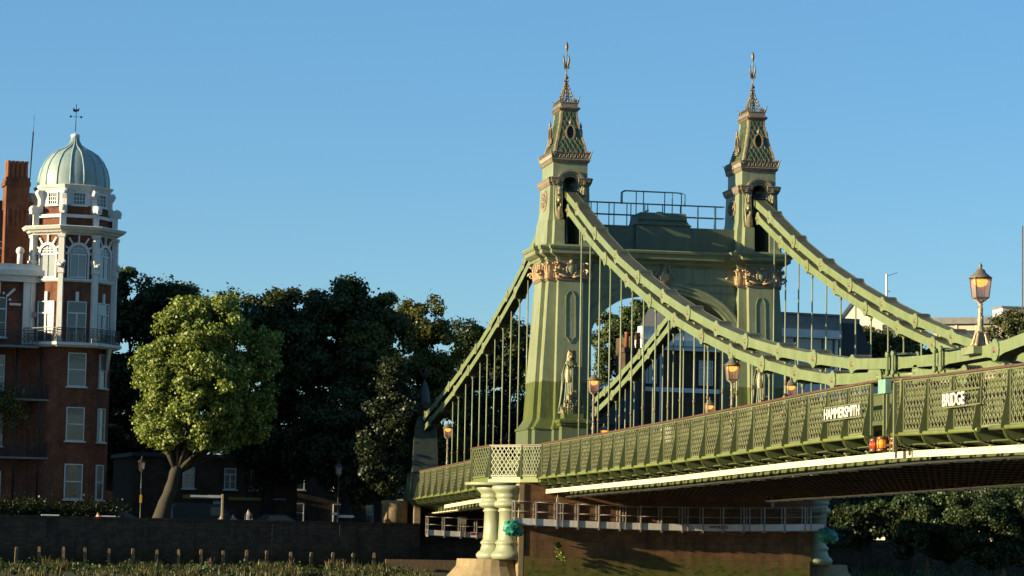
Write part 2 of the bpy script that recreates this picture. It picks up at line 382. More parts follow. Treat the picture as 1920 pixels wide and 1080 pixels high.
def leaf(name, a, b_, trans=.35):
    m = bpy.data.materials.new(name); m.use_nodes = True; nt = m.node_tree; nt.nodes.remove(nt.nodes['Principled BSDF'])
    a = tuple(q*.6 for q in a); b_ = tuple(q*.6 for q in b_)
    g = nt.nodes.new('ShaderNodeNewGeometry')
    c = ramp(nt, g.outputs['Random Per Island'], [(0, a), (.6, tuple((x+y)/2 for x, y in zip(a, b_))), (1, b_)]).outputs[0]
    d = nt.nodes.new('ShaderNodeBsdfDiffuse'); nt.links.new(c, d.inputs[0])
    t = nt.nodes.new('ShaderNodeBsdfTranslucent'); nt.links.new(c, t.inputs[0])
    gl = nt.nodes.new('ShaderNodeBsdfGlossy'); gl.inputs['Roughness'].default_value = .5; gl.inputs[0].default_value = (.6, .65, .6, 1)
    m1 = nt.nodes.new('ShaderNodeMixShader'); m1.inputs[0].default_value = trans
    nt.links.new(d.outputs[0], m1.inputs[1]); nt.links.new(t.outputs[0], m1.inputs[2])
    m2 = nt.nodes.new('ShaderNodeMixShader'); m2.inputs[0].default_value = .04
    nt.links.new(m1.outputs[0], m2.inputs[1]); nt.links.new(gl.outputs[0], m2.inputs[2])
    nt.links.new(m2.outputs[0], nt.nodes['Material Output'].inputs[0]); return m
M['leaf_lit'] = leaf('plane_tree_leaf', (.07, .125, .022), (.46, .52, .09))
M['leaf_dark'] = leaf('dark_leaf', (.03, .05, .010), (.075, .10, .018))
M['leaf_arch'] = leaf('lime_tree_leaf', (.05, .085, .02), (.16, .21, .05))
M['leaf_hedge'] = leaf('darkest_leaf', (.015, .025, .006), (.045, .06, .012))  # darkest leaf tone, shared by the garden hedge and the low tree
M['leaf_mid'] = leaf('mid_leaf', (.06, .08, .010), (.24, .22, .030))
M['leaf_olive'] = leaf('olive_leaf', (.08, .10, .03), (.24, .24, .08))
M['leaf_willow'] = leaf('willow_leaf', (.026, .05, .014), (.085, .125, .03))
M['reed'] = leaf('reed_leaf', (.03, .04, .014), (.21, .18, .065))

# ================================================================== GROUND, WATER
def sheet(name, x0, y0, x1, y1, z, mat, n=1, amp=0):
    mb = MB(); vs = []; fs = []
    for i in range(n+1):
        for j in range(n+1):
            x = x0+(x1-x0)*i/n; y = y0+(y1-y0)*j/n
            vs.append((x, y, z+(random.uniform(-amp, amp) if amp else 0)))
    for i in range(n):
        for j in range(n): fs.append((i*(n+1)+j, (i+1)*(n+1)+j, (i+1)*(n+1)+j+1, i*(n+1)+j+1))
    mb.add(vs, fs, 0, True); o = mb.build(name, mat); o['kind'] = 'structure'; return o
def water_mat():
    m, nt, b, P = base('river_water', .12, 0, .5)
    b.inputs['Base Color'].default_value = (.02, .026, .02, 1)
    bump(nt, b, noise(nt, mapping(nt, P, (1, 2.2, 1)), 1.3, 5, .6).outputs[0], .35, .15); return m
sheet('river_water', -8, -900, 700, 900, .0, water_mat())
# foreshore: sloping mud from the water up to the river wall
def wall_x(y): return -40.0-(y+7.0)*.138 if y < 7 else -41.9-(y-7)*.03
mb = MB(); vs = []; fs = []; ny = 90; nx = 14
ys = [-260+520*j/ny for j in range(ny+1)]
for j, y in enumerate(ys):
    for i in range(nx+1):
        t = i/nx; xw = wall_x(y)-.3
        x = xw+(12-xw)*t
        vs.append((x, y, .95-1.25*t**1.4+random.uniform(-.07, .07)*(1-t)))
for j in range(ny):
    for i in range(nx): fs.append((j*(nx+1)+i, j*(nx+1)+i+1, (j+1)*(nx+1)+i+1, (j+1)*(nx+1)+i))
mb.add(vs, fs, 0, True); mb.build('foreshore_ground', M['mud'])['kind'] = 'structure'
# land behind the river wall, one sheet to the horizon
mb = MB()
mb.add([(wall_x(-900)-.2, -900, 3.35), (wall_x(7)-.2, 7, 3.35), (wall_x(900)-.2, 900, 3.35), (-3000, 3000, 3.35), (-3000, -3000, 3.35)], [(0, 1, 2, 3, 4)])
mb.build('land_ground', M['grave'])['kind'] = 'structure'
mb = MB()
def wl(y, off): return (wall_x(y)-off, y)
mb.add([(*wl(-120, 6.5), 3.36), (*wl(-8, 6.5), 3.36), (*wl(-8, 13), 3.36), (*wl(-120, 13), 3.36)], [(0, 1, 2, 3)])
mb.build('riverside_road', M['asphalt'])['kind'] = 'structure'

# river wall
rw = empty('river_wall', (wall_x(-40), -40, 3.3)); tag(rw, 'long dark brick river wall below the promenade, left of the bridge', 'wall')
mb = MB(); L = [(-130, 0), (-31.5, .0), (-31.5, .0), (-7.2, 0)]
def wpoly(y0, y1, z0, z1, t0, t1):
    a = (wall_x(y0)+t1, y0); b = (wall_x(y1)+t1, y1); c = (wall_x(y1)-t0, y1); d = (wall_x(y0)-t0, y0)
    return [a, b, c, d], z0, z1
def addw(mb, y0, y1, z0, z1, t0, t1):
    p, a, b = wpoly(y0, y1, z0, z1, t0, t1); mb.prism_xy([(q[0]-rw.location.x, q[1]-rw.location.y) for q in p], a-3.3, b-3.3)
addw(mb, -130, -6.9, .2, 4.2, .35, 0)
for y in (-33.6, -17.0, -12.2, -50, -70): addw(mb, y-.55, y+.55, .2, 4.12, -.003, .14)
addw(mb, -130, -6.9, .2, 2.9, -.003, .10)
mb.build('wall_body', M['wall'], rw)
mb = MB(); y = -130.
while y < -7.2:
    L_ = random.uniform(1.1, 1.5); addw(mb, y, min(y+L_-.012, -6.9), 4.2+random.uniform(-.006, .006), 4.34+random.uniform(-.01, .01), .42, .07); y += L_
mb.build('coping', M['wall'], rw)
rw2 = empty('river_wall', (-43, 30, 3.3)); tag(rw2, 'low dark bank wall beyond the pier, right of the bridge', 'wall')
MB().box((-.6, -24, -3), (.2, 200, .5)).build('wall_body', M['wall'], rw2)

# timber piles on the foreshore
pile_mb = [MB() for _ in range(3)]
for q, mb in enumerate(pile_mb):
    rr = random.Random(q)
    ring = lambda z, s_, ox=0: [(s_*c*.11+ox, s_*d*.10, z) for c, d in ((-1, -1), (1, -1), (1, 1), (-1, 1))]
    mb.loft([ring(-1.3, 1.05), ring(0, 1, .0), ring(.95, .95, rr.uniform(-.03, .03)), ring(1.12, .9, .0), ring(1.18, .5, .02)])
pile_me = [mb.mesh('timber_pile', M['wood']) for mb in pile_mb]
px_list = [30, 73, 119, 160, 204, 249, 293, 335, 377, 419, 462, 499, 545, 583, 623, 662, 701]
for k, px in enumerate(px_list):
    p = at(px, 1050, X=-36.2)
    p = at(px, 1050, X=wall_x(p.y)+2.2)
    o = bpy.data.objects.new('timber_pile', pile_me[k % 3]); COL.objects.link(o)
    o.location = (p.x, p.y, 1.05+random.uniform(-.06, .06)); o.rotation_euler = (random.uniform(-.04, .04), random.uniform(-.03, .03), random.uniform(-.15, .15))
    ordn = ['first', 'second', 'third', 'fourth', 'fifth', 'sixth', 'seventh', 'eighth', 'ninth', 'tenth', 'eleventh', 'twelfth', 'thirteenth', 'fourteenth', 'fifteenth', 'sixteenth', 'seventeenth'][k]
    tag(o, 'weathered square timber pile on the foreshore, %s of the row counted from the left' % ordn, 'post', 'timber piles along the river wall')
# low timber revetment right of the piles
o = MB().box((-.12, 0, 0), (.12, 13.5, 1.0)).build('timber_revetment', M['wood']); o.location = (wall_x(-9)+1.6, -9.6, .8)
tag(o, 'low mossy plank revetment at the foot of the wall near the bridge', 'revetment')

# ================================================================== THE BRIDGE
BR = empty('suspension_bridge', (0, 0, 0))
tag(BR, 'pale green Victorian suspension bridge with twin pinnacled towers and gilded ornament', 'bridge')
RAIL = [(-45, 7.86), (-38.8, 7.96), (-20.5, 8.17), (-7, 8.45), (4, 8.57), (19.8, 8.62), (34.2, 8.71), (46, 8.83), (54, 8.93), (61, 8.95), (63, 8.89), (67.8, 8.80), (74.6, 8.72), (100, 8.3)]
def rz(x): return lerp_tab(RAIL, x)
YP = 7.43
S = 2.44; X0 = 4.15
# --- lattice panel (unit: width WL along +X, height 1.66), flat bars in both diagonals plus rivets
WL, HL = 2.30, 1.70
def lattice_mesh(WLn, HLn, name):
    mb = MB(); dx = .325; dz = .385; sl = dz/dx
    for sgn, yy in ((1, .010), (-1, -.010)):
        k = -int(HLn/sl/dx)-2
        while k*dx < WLn+HLn/sl+1:
            # line x = k*dx + sgn*(z/sl)
            z0, z1 = 0., HLn
            xa = k*dx; xb = k*dx+sgn*HLn/sl
            pts = []
            def clip(xa, za, xb, zb):
                t0, t1 = 0., 1.
                d = xb-xa
                for lim, side in ((0, 1), (WLn, -1)):
                    fa = side*(xa-lim); fb = side*(xb-lim)
                    if fa < 0 and fb < 0: return None
                    if fa < 0: t0 = max(t0, fa/(fa-fb))
                    if fb < 0: t1 = min(t1, fa/(fa-fb))
                if t1-t0 < .04: return None
                return (xa+d*t0, za+(zb-za)*t0), (xa+d*t1, za+(zb-za)*t1)
            c = clip(xa, z0, xb, z1)
            if c: mb.bar((c[0][0], yy, c[0][1]), (c[1][0], yy, c[1][1]), .016, .056, 0, up=(0, 0, 1) if True else 0)
            k += 1
    # rivets at the crossings
    nz = int(HLn/(dz/2))
    for j in range(1, nz+1):
        z = j*dz/2
        off = 0 if j % 2 == 0 else dx/2
        x = off
        while x < WLn:
            if .06 < x < WLn-.06 and z < HLn-.05: mb.cbox((x, -.025, z), (.06, .03, .06), 1)
            x += dx
    mb.box((0, -.035, -.05), (WLn, .035, .03), 0); mb.box((0, -.035, HLn-.03), (WLn, .035, HLn+.05), 0)
    return mb.mesh(name, [M['lattice'], M['rust']])
lat_me = lattice_mesh(WL, HL, 'lattice_panel')
def bpost_mesh():
    """upright plus tapered outer stay plate, curved strap to the cantilever and rivets"""
    mb = MB()
    mb.box((-.07, -.04, -.05), (.07, .06, 1.78), 0)
    mb.prism_yz([(-.04, 1.74), (-.09, 1.70), (-.14, 1.0), (-.33, .05), (-.33, -.08), (-.04, -.08)], -.012, .012, 1)
    for k in range(9): mb.cbox((.03, -.05, .1+k*.19), (.03, .03, .03), 0)
    return mb.mesh('parapet_post', [M['lattice'], M['green_dark']])
post_me = bpost_mesh()
def strap_mesh():
    mb = MB(); pts = []
    for k in range(9):
        t = k/8; a = PI*.5*t
        pts.append((0, -.22+.42*(1-math.cos(a)), -.02-.42*math.sin(a)))
    pts += [(0, .55, -.47), (0, 1.45, -.62)]
    for a, b in zip(pts, pts[1:]): mb.bar(a, b, .085, .03, 0, up=(1, 0, 0))
    mb.prism_yz([(-.18, -.10), (0, -.02), (1.6, -.02), (1.6, -.66), (.5, -.50), (.1, -.43), (-.1, -.3)], -.015, .015, 1)
    for k in range(9): mb.cbox((.03, .2+k*.16, -.38-.014*k), (.03, .03, .03), 2)
    return mb.mesh('cantilever_bracket', [M['green_tube'], M['green_dark'], M['lattice']])
strap_me = strap_mesh()
def side_parapet(sgn, xs, mainside=True, straps=True):
    for n, x in enumerate(xs[:-1]):
        x1 = xs[n+1]; z0, z1 = rz(x), rz(x1); ang = -math.atan2(z1-z0, x1-x)
        L_ = (x1-x)
        o = inst(lat_me, 'lattice_panel', BR, (x+.07, sgn*YP, z0-1.80), (0, ang, 0), ((L_-.14)/WL, 1 if sgn < 0 else -1, 1.0))
    for x in xs:
        inst(post_me, 'parapet_post', BR, (x, sgn*YP, rz(x)-1.85), (0, 0, 0 if sgn < 0 else PI))
        if straps: inst(strap_me, 'cantilever_bracket', BR, (x, sgn*YP, rz(x)-1.90), (0, 0, 0 if sgn < 0 else PI))
mainxs = [X0+S*k for k in range(0, 24)]
midxs = [62.85]+[62.85+.9+S*k for k in range(0, 10)]
side_parapet(-1, mainxs)
side_parapet(-1, midxs)
sidexs = [-42.6+2.55*k for k in range(0, 15)]
side_parapet(-1, sidexs, straps=True)
# railing caps, toe tubes (near side)
def sweep_line(name, xs, y, zf, r, mat, n=10, wh=None, parent=BR):
    mb = MB()
    if wh:
        for a, b in zip(xs, xs[1:]): mb.bar((a, y, zf(a)), (b+.002, y, zf(b)), wh[0], wh[1])
    else: mb.tube([(x, y, zf(x)) for x in xs], r, n)
    return mb.build(name, mat, parent)
def frange(a, b, s): return [a+s*i for i in range(int((b-a)/s)+1)]+[b]
sweep_line('handrail', frange(-42.6, -7.6, 2.5), -YP, lambda x: rz(x)-.03, 0, M['rail_brown'], wh=(.20, .075))
sweep_line('handrail', frange(X0, 61.7, 2.44), -YP, lambda x: rz(x)-.03, 0, M['rail_brown'], wh=(.20, .075))
sweep_line('handrail', frange(62.7, 86, 2.44), -YP, lambda x: rz(x)-.03, 0, M['rail_brown'], wh=(.20, .075))
sweep_line('toe_tube', frange(X0-1.2, 60.2, 2.44), -YP-.16, lambda x: rz(x)-1.92, .075, M['green_tube'])
sweep_line('toe_tube', frange(63.0, 71.2, 2.44), -YP-.16, lambda x: rz(x)-1.92, .075, M['green_tube'])
sweep_line('toe_tube', frange(72.2, 86, 2.44), -YP-.16, lambda x: rz(x)-1.90, .075, M['green_tube'])
sweep_line('toe_tube', frange(-42.6, -7, 2.44), -YP-.16, lambda x: rz(x)-1.92, .075, M['green_tube'])
# far parapet: solid simple lattice, hidden by the near one except through gaps
farxs = [-42.6+5.1*k for k in range(0, 26)]
mb = MB()
for a, b in zip(farxs, farxs[1:]):
    mb.bar((a, YP, rz(a)-.9), (b, YP, rz(b)-.9), .04, 1.7, 0)
mb.build('far_parapet', M['green_dark'], BR)
sweep_line('handrail', frange(-42.6, 86, 4), YP, lambda x: rz(x)-.03, 0, M['rail_brown'], wh=(.2, .075))
# name boards
def text_mesh(txt, size, mat, ext=.012, name='lettering'):
    cu = bpy.data.curves.new(name, 'FONT'); cu.body = txt; cu.size = size; cu.extrude = ext; cu.offset = size*.018; cu.align_x = 'LEFT'
    o = bpy.data.objects.new('t', cu); COL.objects.link(o); dg = bpy.context.evaluated_depsgraph_get(); dg.update()
    me = bpy.data.meshes.new_from_object(o.evaluated_get(dg)); bpy.data.objects.remove(o); me.materials.clear(); me.materials.append(mat)
    xs = [v.co.x for v in me.vertices]; ys_ = [v.co.y for v in me.vertices]
    x0, x1, y0, y1 = min(xs), max(xs), min(ys_), max(ys_)
    for v in me.vertices: v.co.x = (v.co.x-x0)/(x1-x0); v.co.y = (v.co.y-y0)/(y1-y0)
    return me
def sign_board(txt, xa, xb, frame_to, zc, h):
    y = -YP-.18
    fr = MB()
    fr.bar((xa-.06, y, zc-h/2-.04), (frame_to, y, zc-h/2-.04), .04, .04); fr.bar((xa-.06, y, zc+h/2+.04), (frame_to, y, zc+h/2+.04), .04, .04)
    fr.bar((xa-.06, y, zc-h/2-.06), (xa-.06, y, zc+h/2+.06), .04, .04); fr.bar((frame_to, y, zc-h/2-.06), (frame_to, y, zc+h/2+.06), .04, .04)
    for x in (xa+.3, frame_to-.3): fr.bar((x, y, zc), (x, -YP, zc), .04, .04)
    f = fr.build('name_sign', M['lattice'], BR); f['label'] = 'raised white lettering %s in a green frame on the parapet' % txt
    me = text_mesh(txt, 1, M['white_sign'])
    o = inst(me, 'lettering', f, (xa, y-.02, zc-h/2), (PI/2, 0, 0), (xb-xa, h, 1))
    return f
sign_board('HAMMERSMITH', 55.5, 59.58, 59.75, 7.97, .40)
sign_board('BRIDGE', 68.05, 70.05, 71.45, 7.90, .42)
o = MB().box((30.2, -YP+.03, 7.75), (32.1, -YP+.06, 8.5)).build('notice_board', M['white_sign'], BR)
# turquoise box and expansion-joint posts at mid-span
MB().box((61.86, -YP-.30, 8.40), (62.62, -YP-.05, 8.90)).build('junction_box', M['turquoise'], BR, bevel=.02)
mb = MB()
for x in (62.2, 62.55): mb.box((x-.05, -YP-.22, 6.7), (x+.05, -YP-.12, 8.4))
mb.box((62.0, -YP-.12, 6.8), (62.1, -YP-.02, 8.85)); mb.box((63.3, -YP-.25, 6.35), (63.42, -YP-.15, 8.72)); mb.box((63.55, -YP-.10, 6.9), (63.72, -YP, 8.86))
mb.build('expansion_post', M['lattice'], BR)
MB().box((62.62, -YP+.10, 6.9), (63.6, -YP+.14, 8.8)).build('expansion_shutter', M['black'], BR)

# bulging balcony round the near tower
BUL = [(4.15, -7.43), (2.65, -8.28), (.85, -9.73), (-4.4, -9.73), (-6.2, -8.3), (-7.6, -7.43)]
zb = 8.52
lat_b = lattice_mesh(2.30, 1.62, 'balcony_lattice_panel')
def balcony(sgn):
    for (a, b) in zip(BUL, BUL[1:]):
        A = Vector((a[0], sgn*-a[1]*-1 if False else a[1]*(-sgn)*-1, 0)) if False else None
    pts = [(p[0], p[1] if sgn < 0 else -p[1]) for p in BUL]
    for a, b in zip(pts, pts[1:]):
        d = Vector((b[0]-a[0], b[1]-a[1])); L_ = d.length; an = math.atan2(d.y, d.x)
        inst(lat_b, 'balcony_lattice_panel', BR, (a[0]+d.x/L_*.07, a[1]+d.y/L_*.07, zb-1.72), (0, 0, an), ((L_-.14)/2.30, 1, 1))
    for i, p in enumerate(pts):
        o = MB().box((-.07, -.07, -.1), (.07, .07, 1.74)).box((-.10, -.10, -.1), (.10, .10, .0)).prism_yz([(-.06, 1.7), (-.12, 1.0), (-.30, .0), (-.06, 0)], -.015, .015).build('balcony_post', M['lattice'], BR, (p[0], p[1], zb-1.80))
        o.rotation_euler = (0, 0, 0 if sgn < 0 else PI)
    mb = MB()
    for a, b in zip(pts, pts[1:]): mb.bar((*a, zb-.03), (*b, zb-.03), .20, .075)
    mb.build('balcony_handrail', M['rail_brown'], BR)
    mb = MB(); n = len(pts)
    poly = pts+[(-7.6, pts[0][1]*.2), (4.15, pts[0][1]*.2)]
    mb.prism_xy([(p[0], p[1]) for p in poly], 6.60, 6.72)
    off = [(p[0]*1.02, p[1]-(.12 if sgn < 0 else -.12)) for p in pts]+[(-7.6, pts[0][1]*.2), (4.15, pts[0][1]*.2)]
    mb.prism_xy(off, 6.42, 6.598); mb.build('balcony_floor', M['green_tube'], BR)
balcony(-1); balcony(1)

# --- deck, girders and underside
deck = MB(); XS = frange(-44, 98, 2.44)
for a, b in zip(XS, XS[1:]):
    deck.bar((a, 0, rz(a)-1.45), (b, 0, rz(b)-1.45), 9.6, .22, 0); 
    for s_ in (-1, 1): deck.bar((a, s_*6.10, rz(a)-1.50), (b, s_*6.10, rz(b)-1.50), 2.6, .14, 1)
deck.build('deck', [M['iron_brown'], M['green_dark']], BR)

def zflange(x): return lerp_tab([(-44, 5.05), (-20, 5.35), (-4, 5.6), (4, 5.68), (24, 5.79), (45, 5.97), (60, 6.10), (71, 6.04), (98, 5.7)], x)
for s_ in (-1, 1):
    for seg in ((-42, -4.2), (3.6, 96)):
        web = MB(); fl = MB()
        X_ = frange(seg[0], seg[1], S)
        for a, b in zip(X_, X_[1:]):
            y = s_*5.75
            web.add([(a, y, zflange(a)+.03), (b, y, zflange(b)+.03), (b, y, rz(b)-1.58), (a, y, rz(a)-1.58)], [(0, 1, 2, 3)])
            web.add([(a, y+.03, zflange(a)+.03), (b, y+.03, zflange(b)+.03), (b, y+.03, rz(b)-1.58), (a, y+.03, rz(a)-1.58)], [(0, 1, 2, 3)])
            web.box((a-.05, y-.14, zflange(a)+.04), (a+.05, y+.14, rz(a)-1.6))
            web.box((a+1.2-.03, y-.10, zflange(a)+.06), (a+1.2+.03, y-.002, rz(a)-1.6))
            fl.bar((a, y-.10, zflange(a)), (b, y-.10, zflange(b)), .30, .055)
            fl.cbox((a+.02, y-.02, zflange(a)-.05), (.22, .34, .03)); fl.cbox((a+.9, y-.02, zflange(a)-.045), (.05, .30, .05)); fl.cbox((a+1.05, y-.02, zflange(a)-.045), (.05, .30, .05))
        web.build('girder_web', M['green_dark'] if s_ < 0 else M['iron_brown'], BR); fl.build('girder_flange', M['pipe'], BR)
xg_me = None
mbx = MB()    # cross girder, unit
mbx.box((-.012, -5.7, -1.10), (.012, 5.7, -.03)); mbx.box((-.16, -5.7, -1.16), (.16, 5.7, -1.105))
for k in range(38):
    y = -5.55+k*.3
    for dx_ in (-.09, .09): mbx.cbox((dx_, y, -1.175), (.07, .09, .03), 1)
xg_me = mbx.mesh('cross_girder', [M['iron_brown'], M['rust']])
for x in frange(X0+S*.5, 88, S)[:-1]: inst(xg_me, 'cross_girder', BR, (x, 0, rz(x)-1.55))
for x in frange(-40, -5, 2.55)[:-1]: inst(xg_me, 'cross_girder', BR, (x, 0, rz(x)-1.55))
st = MB()
for y in (-4.2, -2.8, -1.4, 0, 1.4, 2.8, 4.2):
    X_ = frange(3.5, 96, 4.88)
    for a, b in zip(X_, X_[1:]): st.bar((a, y, rz(a)-1.75), (b, y, rz(b)-1.75), .10, .35); st.bar((a, y, rz(a)-1.93), (b, y, rz(b)-1.93), .2, .03)
st.build('stringer', M['iron_brown'], BR)
for s_ in (-1, 1):
    ig = MB()
    for a, b in zip(XS, XS[1:]):
        ig.bar((a, s_*5.02, rz(a)-.75), (b, s_*5.02, rz(b)-.75), .05, 1.35, 0); ig.bar((a, s_*5.02, rz(a)-.05), (b, s_*5.02, rz(b)-.05), .16, .06, 0)
    ig.build('roadway_parapet', M['green_dark'], BR)
# service pipe with hangers
def zpipe(x): return lerp_tab([(-44, 5.2), (-29.8, 5.42), (-19.8, 5.63), (-8, 5.8), (2, 5.94), (28.5, 6.08), (48.7, 6.275), (61.6, 6.33), (73, 6.21), (98, 5.9)], x)
for seg in ((-29.8, -8), (2.3, 96)):
    mb = MB(); X_ = frange(seg[0], seg[1], S)
    [mb.bar((a_, -6.9, zpipe(a_)), (b_+.001, -6.9, zpipe(b_)), .14, .23) for a_, b_ in zip(X_, X_[1:])]
    p = mb.build('service_pipe', M['pipe'], BR)
    for x in X_[1:-1]:
        h = MB(); z = zpipe(x); h.box((x-.05, -6.95, z+.10), (x+.05, -6.85, rz(x)-2.38)); h.box((x-.10, -7.0, rz(x)-2.42), (x+.10, -6.8, rz(x)-2.38)); h.box((x-.1, -6.98, z+.09), (x-.02, -6.82, z+.13))
        h.build('pipe_hanger', M['green'], p)
# thin conduits under the parapet
mb = MB(); mb.tube([(x, -7.1, rz(x)-2.25) for x in frange(4, 86, 4)], .03, 6); mb.build('conduit', M['green_dark'], BR)

# --- chains
UP_ = [(4.75, 21.57), (9.4, 19.7), (14.36, 17.95), (19.25, 16.45), (24.3, 15.06), (29.12, 13.87), (34.05, 12.78), (38.8, 11.88), (43.7, 11.13), (48.55, 10.53), (53.4, 10.02), (58.18, 9.76), (63.13, 9.60), (68.14, 9.60), (73.0, 9.98), (77.9, 10.6), (82.8, 11.4), (87.7, 12.3)]
LO_ = [(2.3, 21.78), (6.95, 19.92), (11.87, 18.10), (16.8, 16.5), (21.7, 15.05), (26.6, 13.73), (31.55, 12.6), (36.4, 11.61), (41.36, 10.75), (46.1, 10.08), (51.0, 9.55)]
SU_ = [(-4.85, 21.60), (-9.92, 19.94), (-14.95, 18.39), (-20.2, 17.0), (-25.26, 15.77), (-30.4, 14.71), (-35.3, 13.8), (-40.3, 12.95), (-45.2, 12.2), (-50, 11.5)]
SL_ = [(-2.3, 21.78), (-7.35, 20.0), (-12.4, 18.38), (-17.5, 16.98), (-22.75, 15.65), (-27.87, 14.49), (-33.1, 13.4), (-38, 12.5), (-43, 11.7), (-50, 10.7)]
def link_outline(L_, r=.37, h=.205):
    pts = []
    for k in range(9):                     # head at origin, arc facing -x
        a = PI*.5+R(-38)+0 if False else None
    n = 10; a0 = R(42)
    for k in range(n+1):
        a = a0+(2*PI-2*a0)*k/n; pts.append((r*math.cos(a), r*math.sin(a)))
    # neck to bar bottom
    left_bot = [(.74, -h)]; right_bot = [(L_-.74, -h)]
    rt = []
    for k in range(n+1):
        a = -PI+a0+(2*PI-2*a0)*k/n; rt.append((L_+r*math.cos(a), r*math.sin(a)))
    return pts+left_bot+right_bot+rt+[(L_-.74, h), (.74, h)]
def link(parent, p, q, yc, odd, np_=7, h=.20):
    dx_, dz_ = q[0]-p[0], q[1]-p[1]; L_ = math.hypot(dx_, dz_); ca, sa = dx_/L_, dz_/L_
    ol = link_outline(L_, h=h); mb = MB(); pitch = .092; t = .044
    n_ = np_ if not odd else np_+1
    for k in range(n_):
        y = yc+(k-(n_-1)/2)*pitch
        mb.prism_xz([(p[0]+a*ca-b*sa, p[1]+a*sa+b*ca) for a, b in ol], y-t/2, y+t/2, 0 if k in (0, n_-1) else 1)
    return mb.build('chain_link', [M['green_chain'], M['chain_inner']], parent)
PIN_ME = MB().lathe([(.07, -.41), (.07, -.376), (.105, -.375), (.105, .375), (.07, .376), (.07, .41)], (0, 0, 0), 12).mesh('chain_pin', M['rust'])
for v in PIN_ME.vertices: v.co = (v.co.x, v.co.z, v.co.y)
def chain(pins, yc, label, saddle=None, h=.20):
    c = empty('suspension_chain'); setpar(c, BR); c['label'] = label
    allp = ([saddle] if saddle else [])+pins
    for (x, z) in pins: inst(PIN_ME, 'chain_pin', c, (x, yc, z))
    for i, (a, b) in enumerate(zip(allp, allp[1:])): link(c, a, b, yc, i % 2, h=h)
    return c
for s_, nm in ((-1, 'near'), (1, 'far')):
    yc = s_*5.55
    chain(UP_, yc, 'upper main-span chain on the %s side' % nm, saddle=(1.0, 23.0))
    chain(LO_, yc, 'lower main-span chain on the %s side' % nm, saddle=(-.2, 22.4) if False else None)
    chain(SU_, yc, 'upper side-span chain on the %s side' % nm, saddle=(-1.0, 22.9))
    chain(SL_, yc, 'lower side-span chain on the %s side' % nm)
    # mid-span joint of the lower chain
    jb = MB()
    ol = link_outline(4.2); 
    for k in range(7):
        y = yc+(k-3)*.092
        jb.prism_xz([(51.0-.02, 9.55-.36), (51.4, 9.55-.215), (56.3, 9.42-.26), (56.7, 9.42-.15), (56.6, 9.42+.16), (56.2, 9.42+.34), (55.3, 9.42+.32), (55.1, 9.6), (51.4, 9.55+.215), (51.0-.02, 9.55+.36), (50.7, 9.55)], y-.017, y+.017)
    j = jb.build('chain_joint', M['green_chain'], BR)
    jt = MB(); jt.tube([(56.2, yc-.15, 9.40), (60.4, yc-.15, 9.26)], .09, 10); jt.tube([(56.2, yc+.15, 9.40), (60.4, yc+.15, 9.26)], .09, 10)
    for x in (56.25, 60.3): jt.tube([(x, yc-.36, 9.36), (x, yc+.36, 9.36)], .10, 10, 0)
    jt.build('tie_rod', [M['green_chain'], M['rust']], j)
    link(j, (60.35, 9.22), (65.2, 8.92), yc, 0)
    for x, z in ((58.18, 9.76), (63.13, 9.60)):
        for d_ in (-.32, .30):
            mb = MB()
            for yy in (-.47, .47):
                mb.box((x+d_-.09, yc+yy-.03, z-.38), (x+d_+.09, yc+yy+.03, z+.36)); 
                mb.tube([(x+d_, yc+yy-.05, z-.34), (x+d_, yc+yy+.05, z-.34)], .11, 10); mb.tube([(x+d_, yc+yy-.05, z+.33), (x+d_, yc+yy+.05, z+.33)], .11, 10)
            mb.tube([(x+d_, yc-.5, z+.33), (x+d_, yc+.5, z+.33)], .05, 8); mb.tube([(x+d_, yc-.5, z-.34), (x+d_, yc+.5, z-.34)], .05, 8)
            mb.build('splice_plate', M['green_chain'], BR)

# --- hangers
def hanger(x, zt, yc):
    zr = rz(x); mb = MB()
    mb.tube([(0, 0, zr-1.5-0), (0, 0, zt-.30)], .043, 8, 0)
    mb.tube([(0, 0, zt-.62), (0, 0, zt-.42), (0, 0, zt-.34)], [.05, .095, .10], 8, 0)
    mb.box((-.09, -.13, zt-.42), (.09, .13, zt-.28), 0)
    zc = zr+1.15+.12*math.sin(x*1.7)
    if zc < zt-.9: mb.tube([(0, 0, zc-.11), (0, 0, zc-.05), (0, 0, zc+.05), (0, 0, zc+.11)], [.044, .068, .068, .044], 8, 1)
    o = mb.build('hanger_rod', [M['green'], M['rust']], BR); o.location = (x, yc, 0)
for s_ in (-1, 1):
    for pins in (UP_[:15], LO_, SU_[1:7], SL_[1:7]):
        for (x, z) in pins:
            if x < 71 and z-rz(x) > .5 and not (-3 < x < 3): hanger(x, z, s_*5.55)

# --- towers
def spoly(z, hx, hy, d=0):
    """stepped cross-plan outline. hx grows inwards in y, hy shrinks"""
    h1, h2, h3 = [h+d for h in hx]; g1, g2, g3 = [g+d for g in hy]
    q = [(h3, -g3), (h3, g3), (h2, g3), (h2, g2), (h1, g2), (h1, g1)]
    q2 = [(-x, y) for x, y in reversed(q[2:])]+[(-h3, g3), (-h3, -g3)]
    q3 = [(-x, -y) for x, y in q[2:]]; q4 = [(x, -y) for x, y in reversed(q[2:])]
    return [(x, y, z) for x, y in q+q2+q3+q4]
SH_LO = ((1.70, 2.42, 2.89), (2.24, 2.0, 1.02)); SH_MID = ((1.32, 2.04, 2.48), (1.92, 1.66, .88)); SH_TOP = ((1.0, 1.70, 2.07), (1.45, 1.20, .72))
def mixp(A, B, t): return tuple(tuple(a+(b-a)*t for a, b in zip(u, v)) for u, v in zip(A, B))
